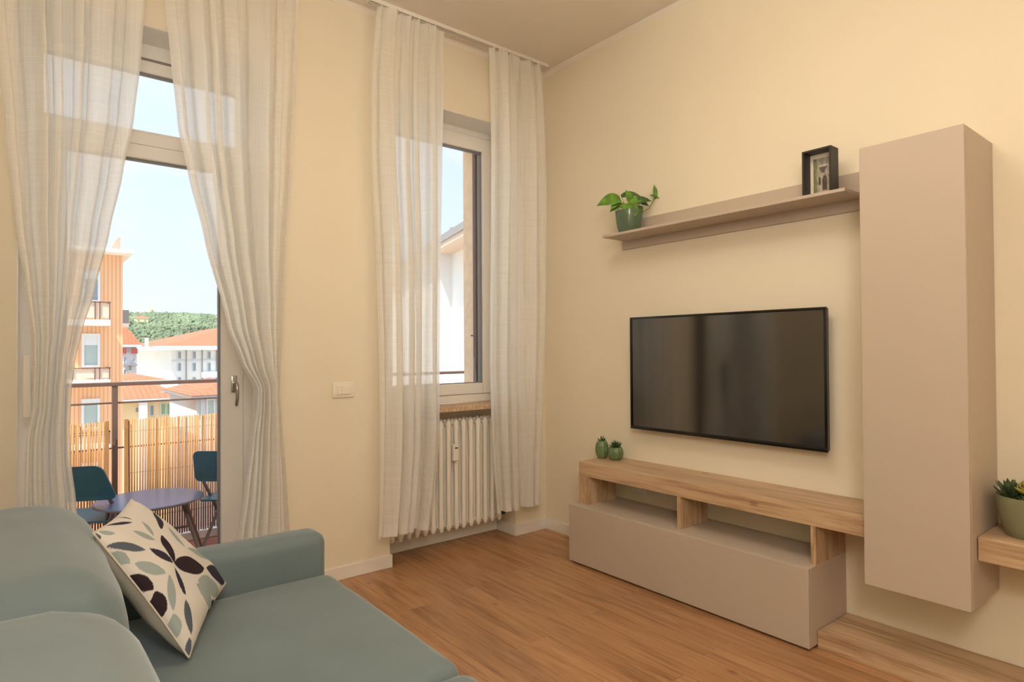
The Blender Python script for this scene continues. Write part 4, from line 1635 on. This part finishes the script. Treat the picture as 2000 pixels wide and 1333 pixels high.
def hill_z(x_, y_):
    t = min(1, max(0, (y_ - 330) / (YH - 330)))
    ridge = Z(614, 240, YH) + (x_ - X(240, YH)) / (X(430, YH) - X(240, YH)) * (Z(624, 430, YH) - Z(614, 240, YH))
    ridge = max(ridge, 18) + 2.5 * mnoise.noise(Vector((x_ * 0.02, 1.0, 0)))
    s_ = t * t * (3 - 2 * t)
    return -22 + (ridge + 22) * s_ + 3 * mnoise.noise(Vector((x_ * 0.012, y_ * 0.012, 5))) * t


bm = new_bm()
grid(bm, 90, 30, lambda u, v: Vector((-420 + 1240 * u, 330 + (YH + 60 - 330) * v, hill_z(-420 + 1240 * u, 330 + (YH + 60 - 330) * v))))
struct('hillside', bm, 'hill_grass', 'distant green hillside behind the town', 'hill', smooth=True)
ico = new_bm()
bmesh.ops.create_icosphere(ico, subdivisions=1, radius=1.0)
iv = [v.co.copy() for v in ico.verts]
ifc = [[v.index for v in f.verts] for f in ico.faces]
ico.free()
verts, faces = [], []
rng = random.Random(11)
for k in range(19000):
    y_ = rng.uniform(350, YH + 15)
    x_ = rng.uniform(0.02 * y_, 0.36 * y_) + rng.uniform(-5, 5)
    if rng.random() < 0.45:
        x_ = rng.uniform(-380, 780)
    r_ = rng.uniform(0.9, 1.9)
    z_ = hill_z(x_, y_) + r_ * 0.6
    sx, sz = rng.uniform(.8, 1.2), rng.uniform(.8, 1.5)
    n0 = len(verts)
    for v in iv:
        j = 1 + 0.25 * mnoise.noise(v * 3 + Vector((k, 0, 0)))
        verts.append((x_ + v.x * r_ * sx * j, y_ + v.y * r_ * j, z_ + v.z * r_ * sz * j))
    faces += [[n0 + i for i in f] for f in ifc]
me = bpy.data.meshes.new('hillside_trees')
me.from_pydata(verts, [], faces)
for pl in me.polygons:
    pl.use_smooth = True
me.materials.append(MATS['tree_canopy'])
ob = bpy.data.objects.new('hillside_trees', me)
COL.objects.link(ob)
tag(ob, 'dense green woodland covering the distant hillside', 'trees', kind='stuff')


def hill_house(name, px, py, w, h, d, Y, label, roof=True):
    x_ = X(px, Y)
    z_ = hill_z(x_, Y) + 1.5
    t = thing(name, (x_, Y, z_ - 2), label, 'building')
    bx('wall', 'yellow_render', t, x_, x_ + w, Y, Y + d, z_ - 3.5, z_ + h)
    if roof:
        hip_roof('roof', t, x_, x_ + w, Y, Y + d, z_ + h, h * 0.45, 0.4, ft=0.2)
    nw = max(1, int(w / 3))
    b = new_bm()
    for k in range(nw):
        xx = x_ + w * (k + 0.5) / nw
        bx('window', 'far_pane', t, xx - .5, xx + .5, Y - .1, Y, z_ + h * .3, z_ + h * .7)
    b.free()
    return t


hill_house('hill_villa', 264, 642, 8.5, 4.0, 7, 535, 'cream villa among the trees on the hillside')
hill_house('hill_tower', 293.5, 617, 3.0, 5.0, 4, YH - 4, 'small square tower on the hill crest', roof=False)
hill_house('hill_farmhouse', 424, 633, 8.0, 3.2, 6, 570, 'cream farmhouse on the hill at the door edge')
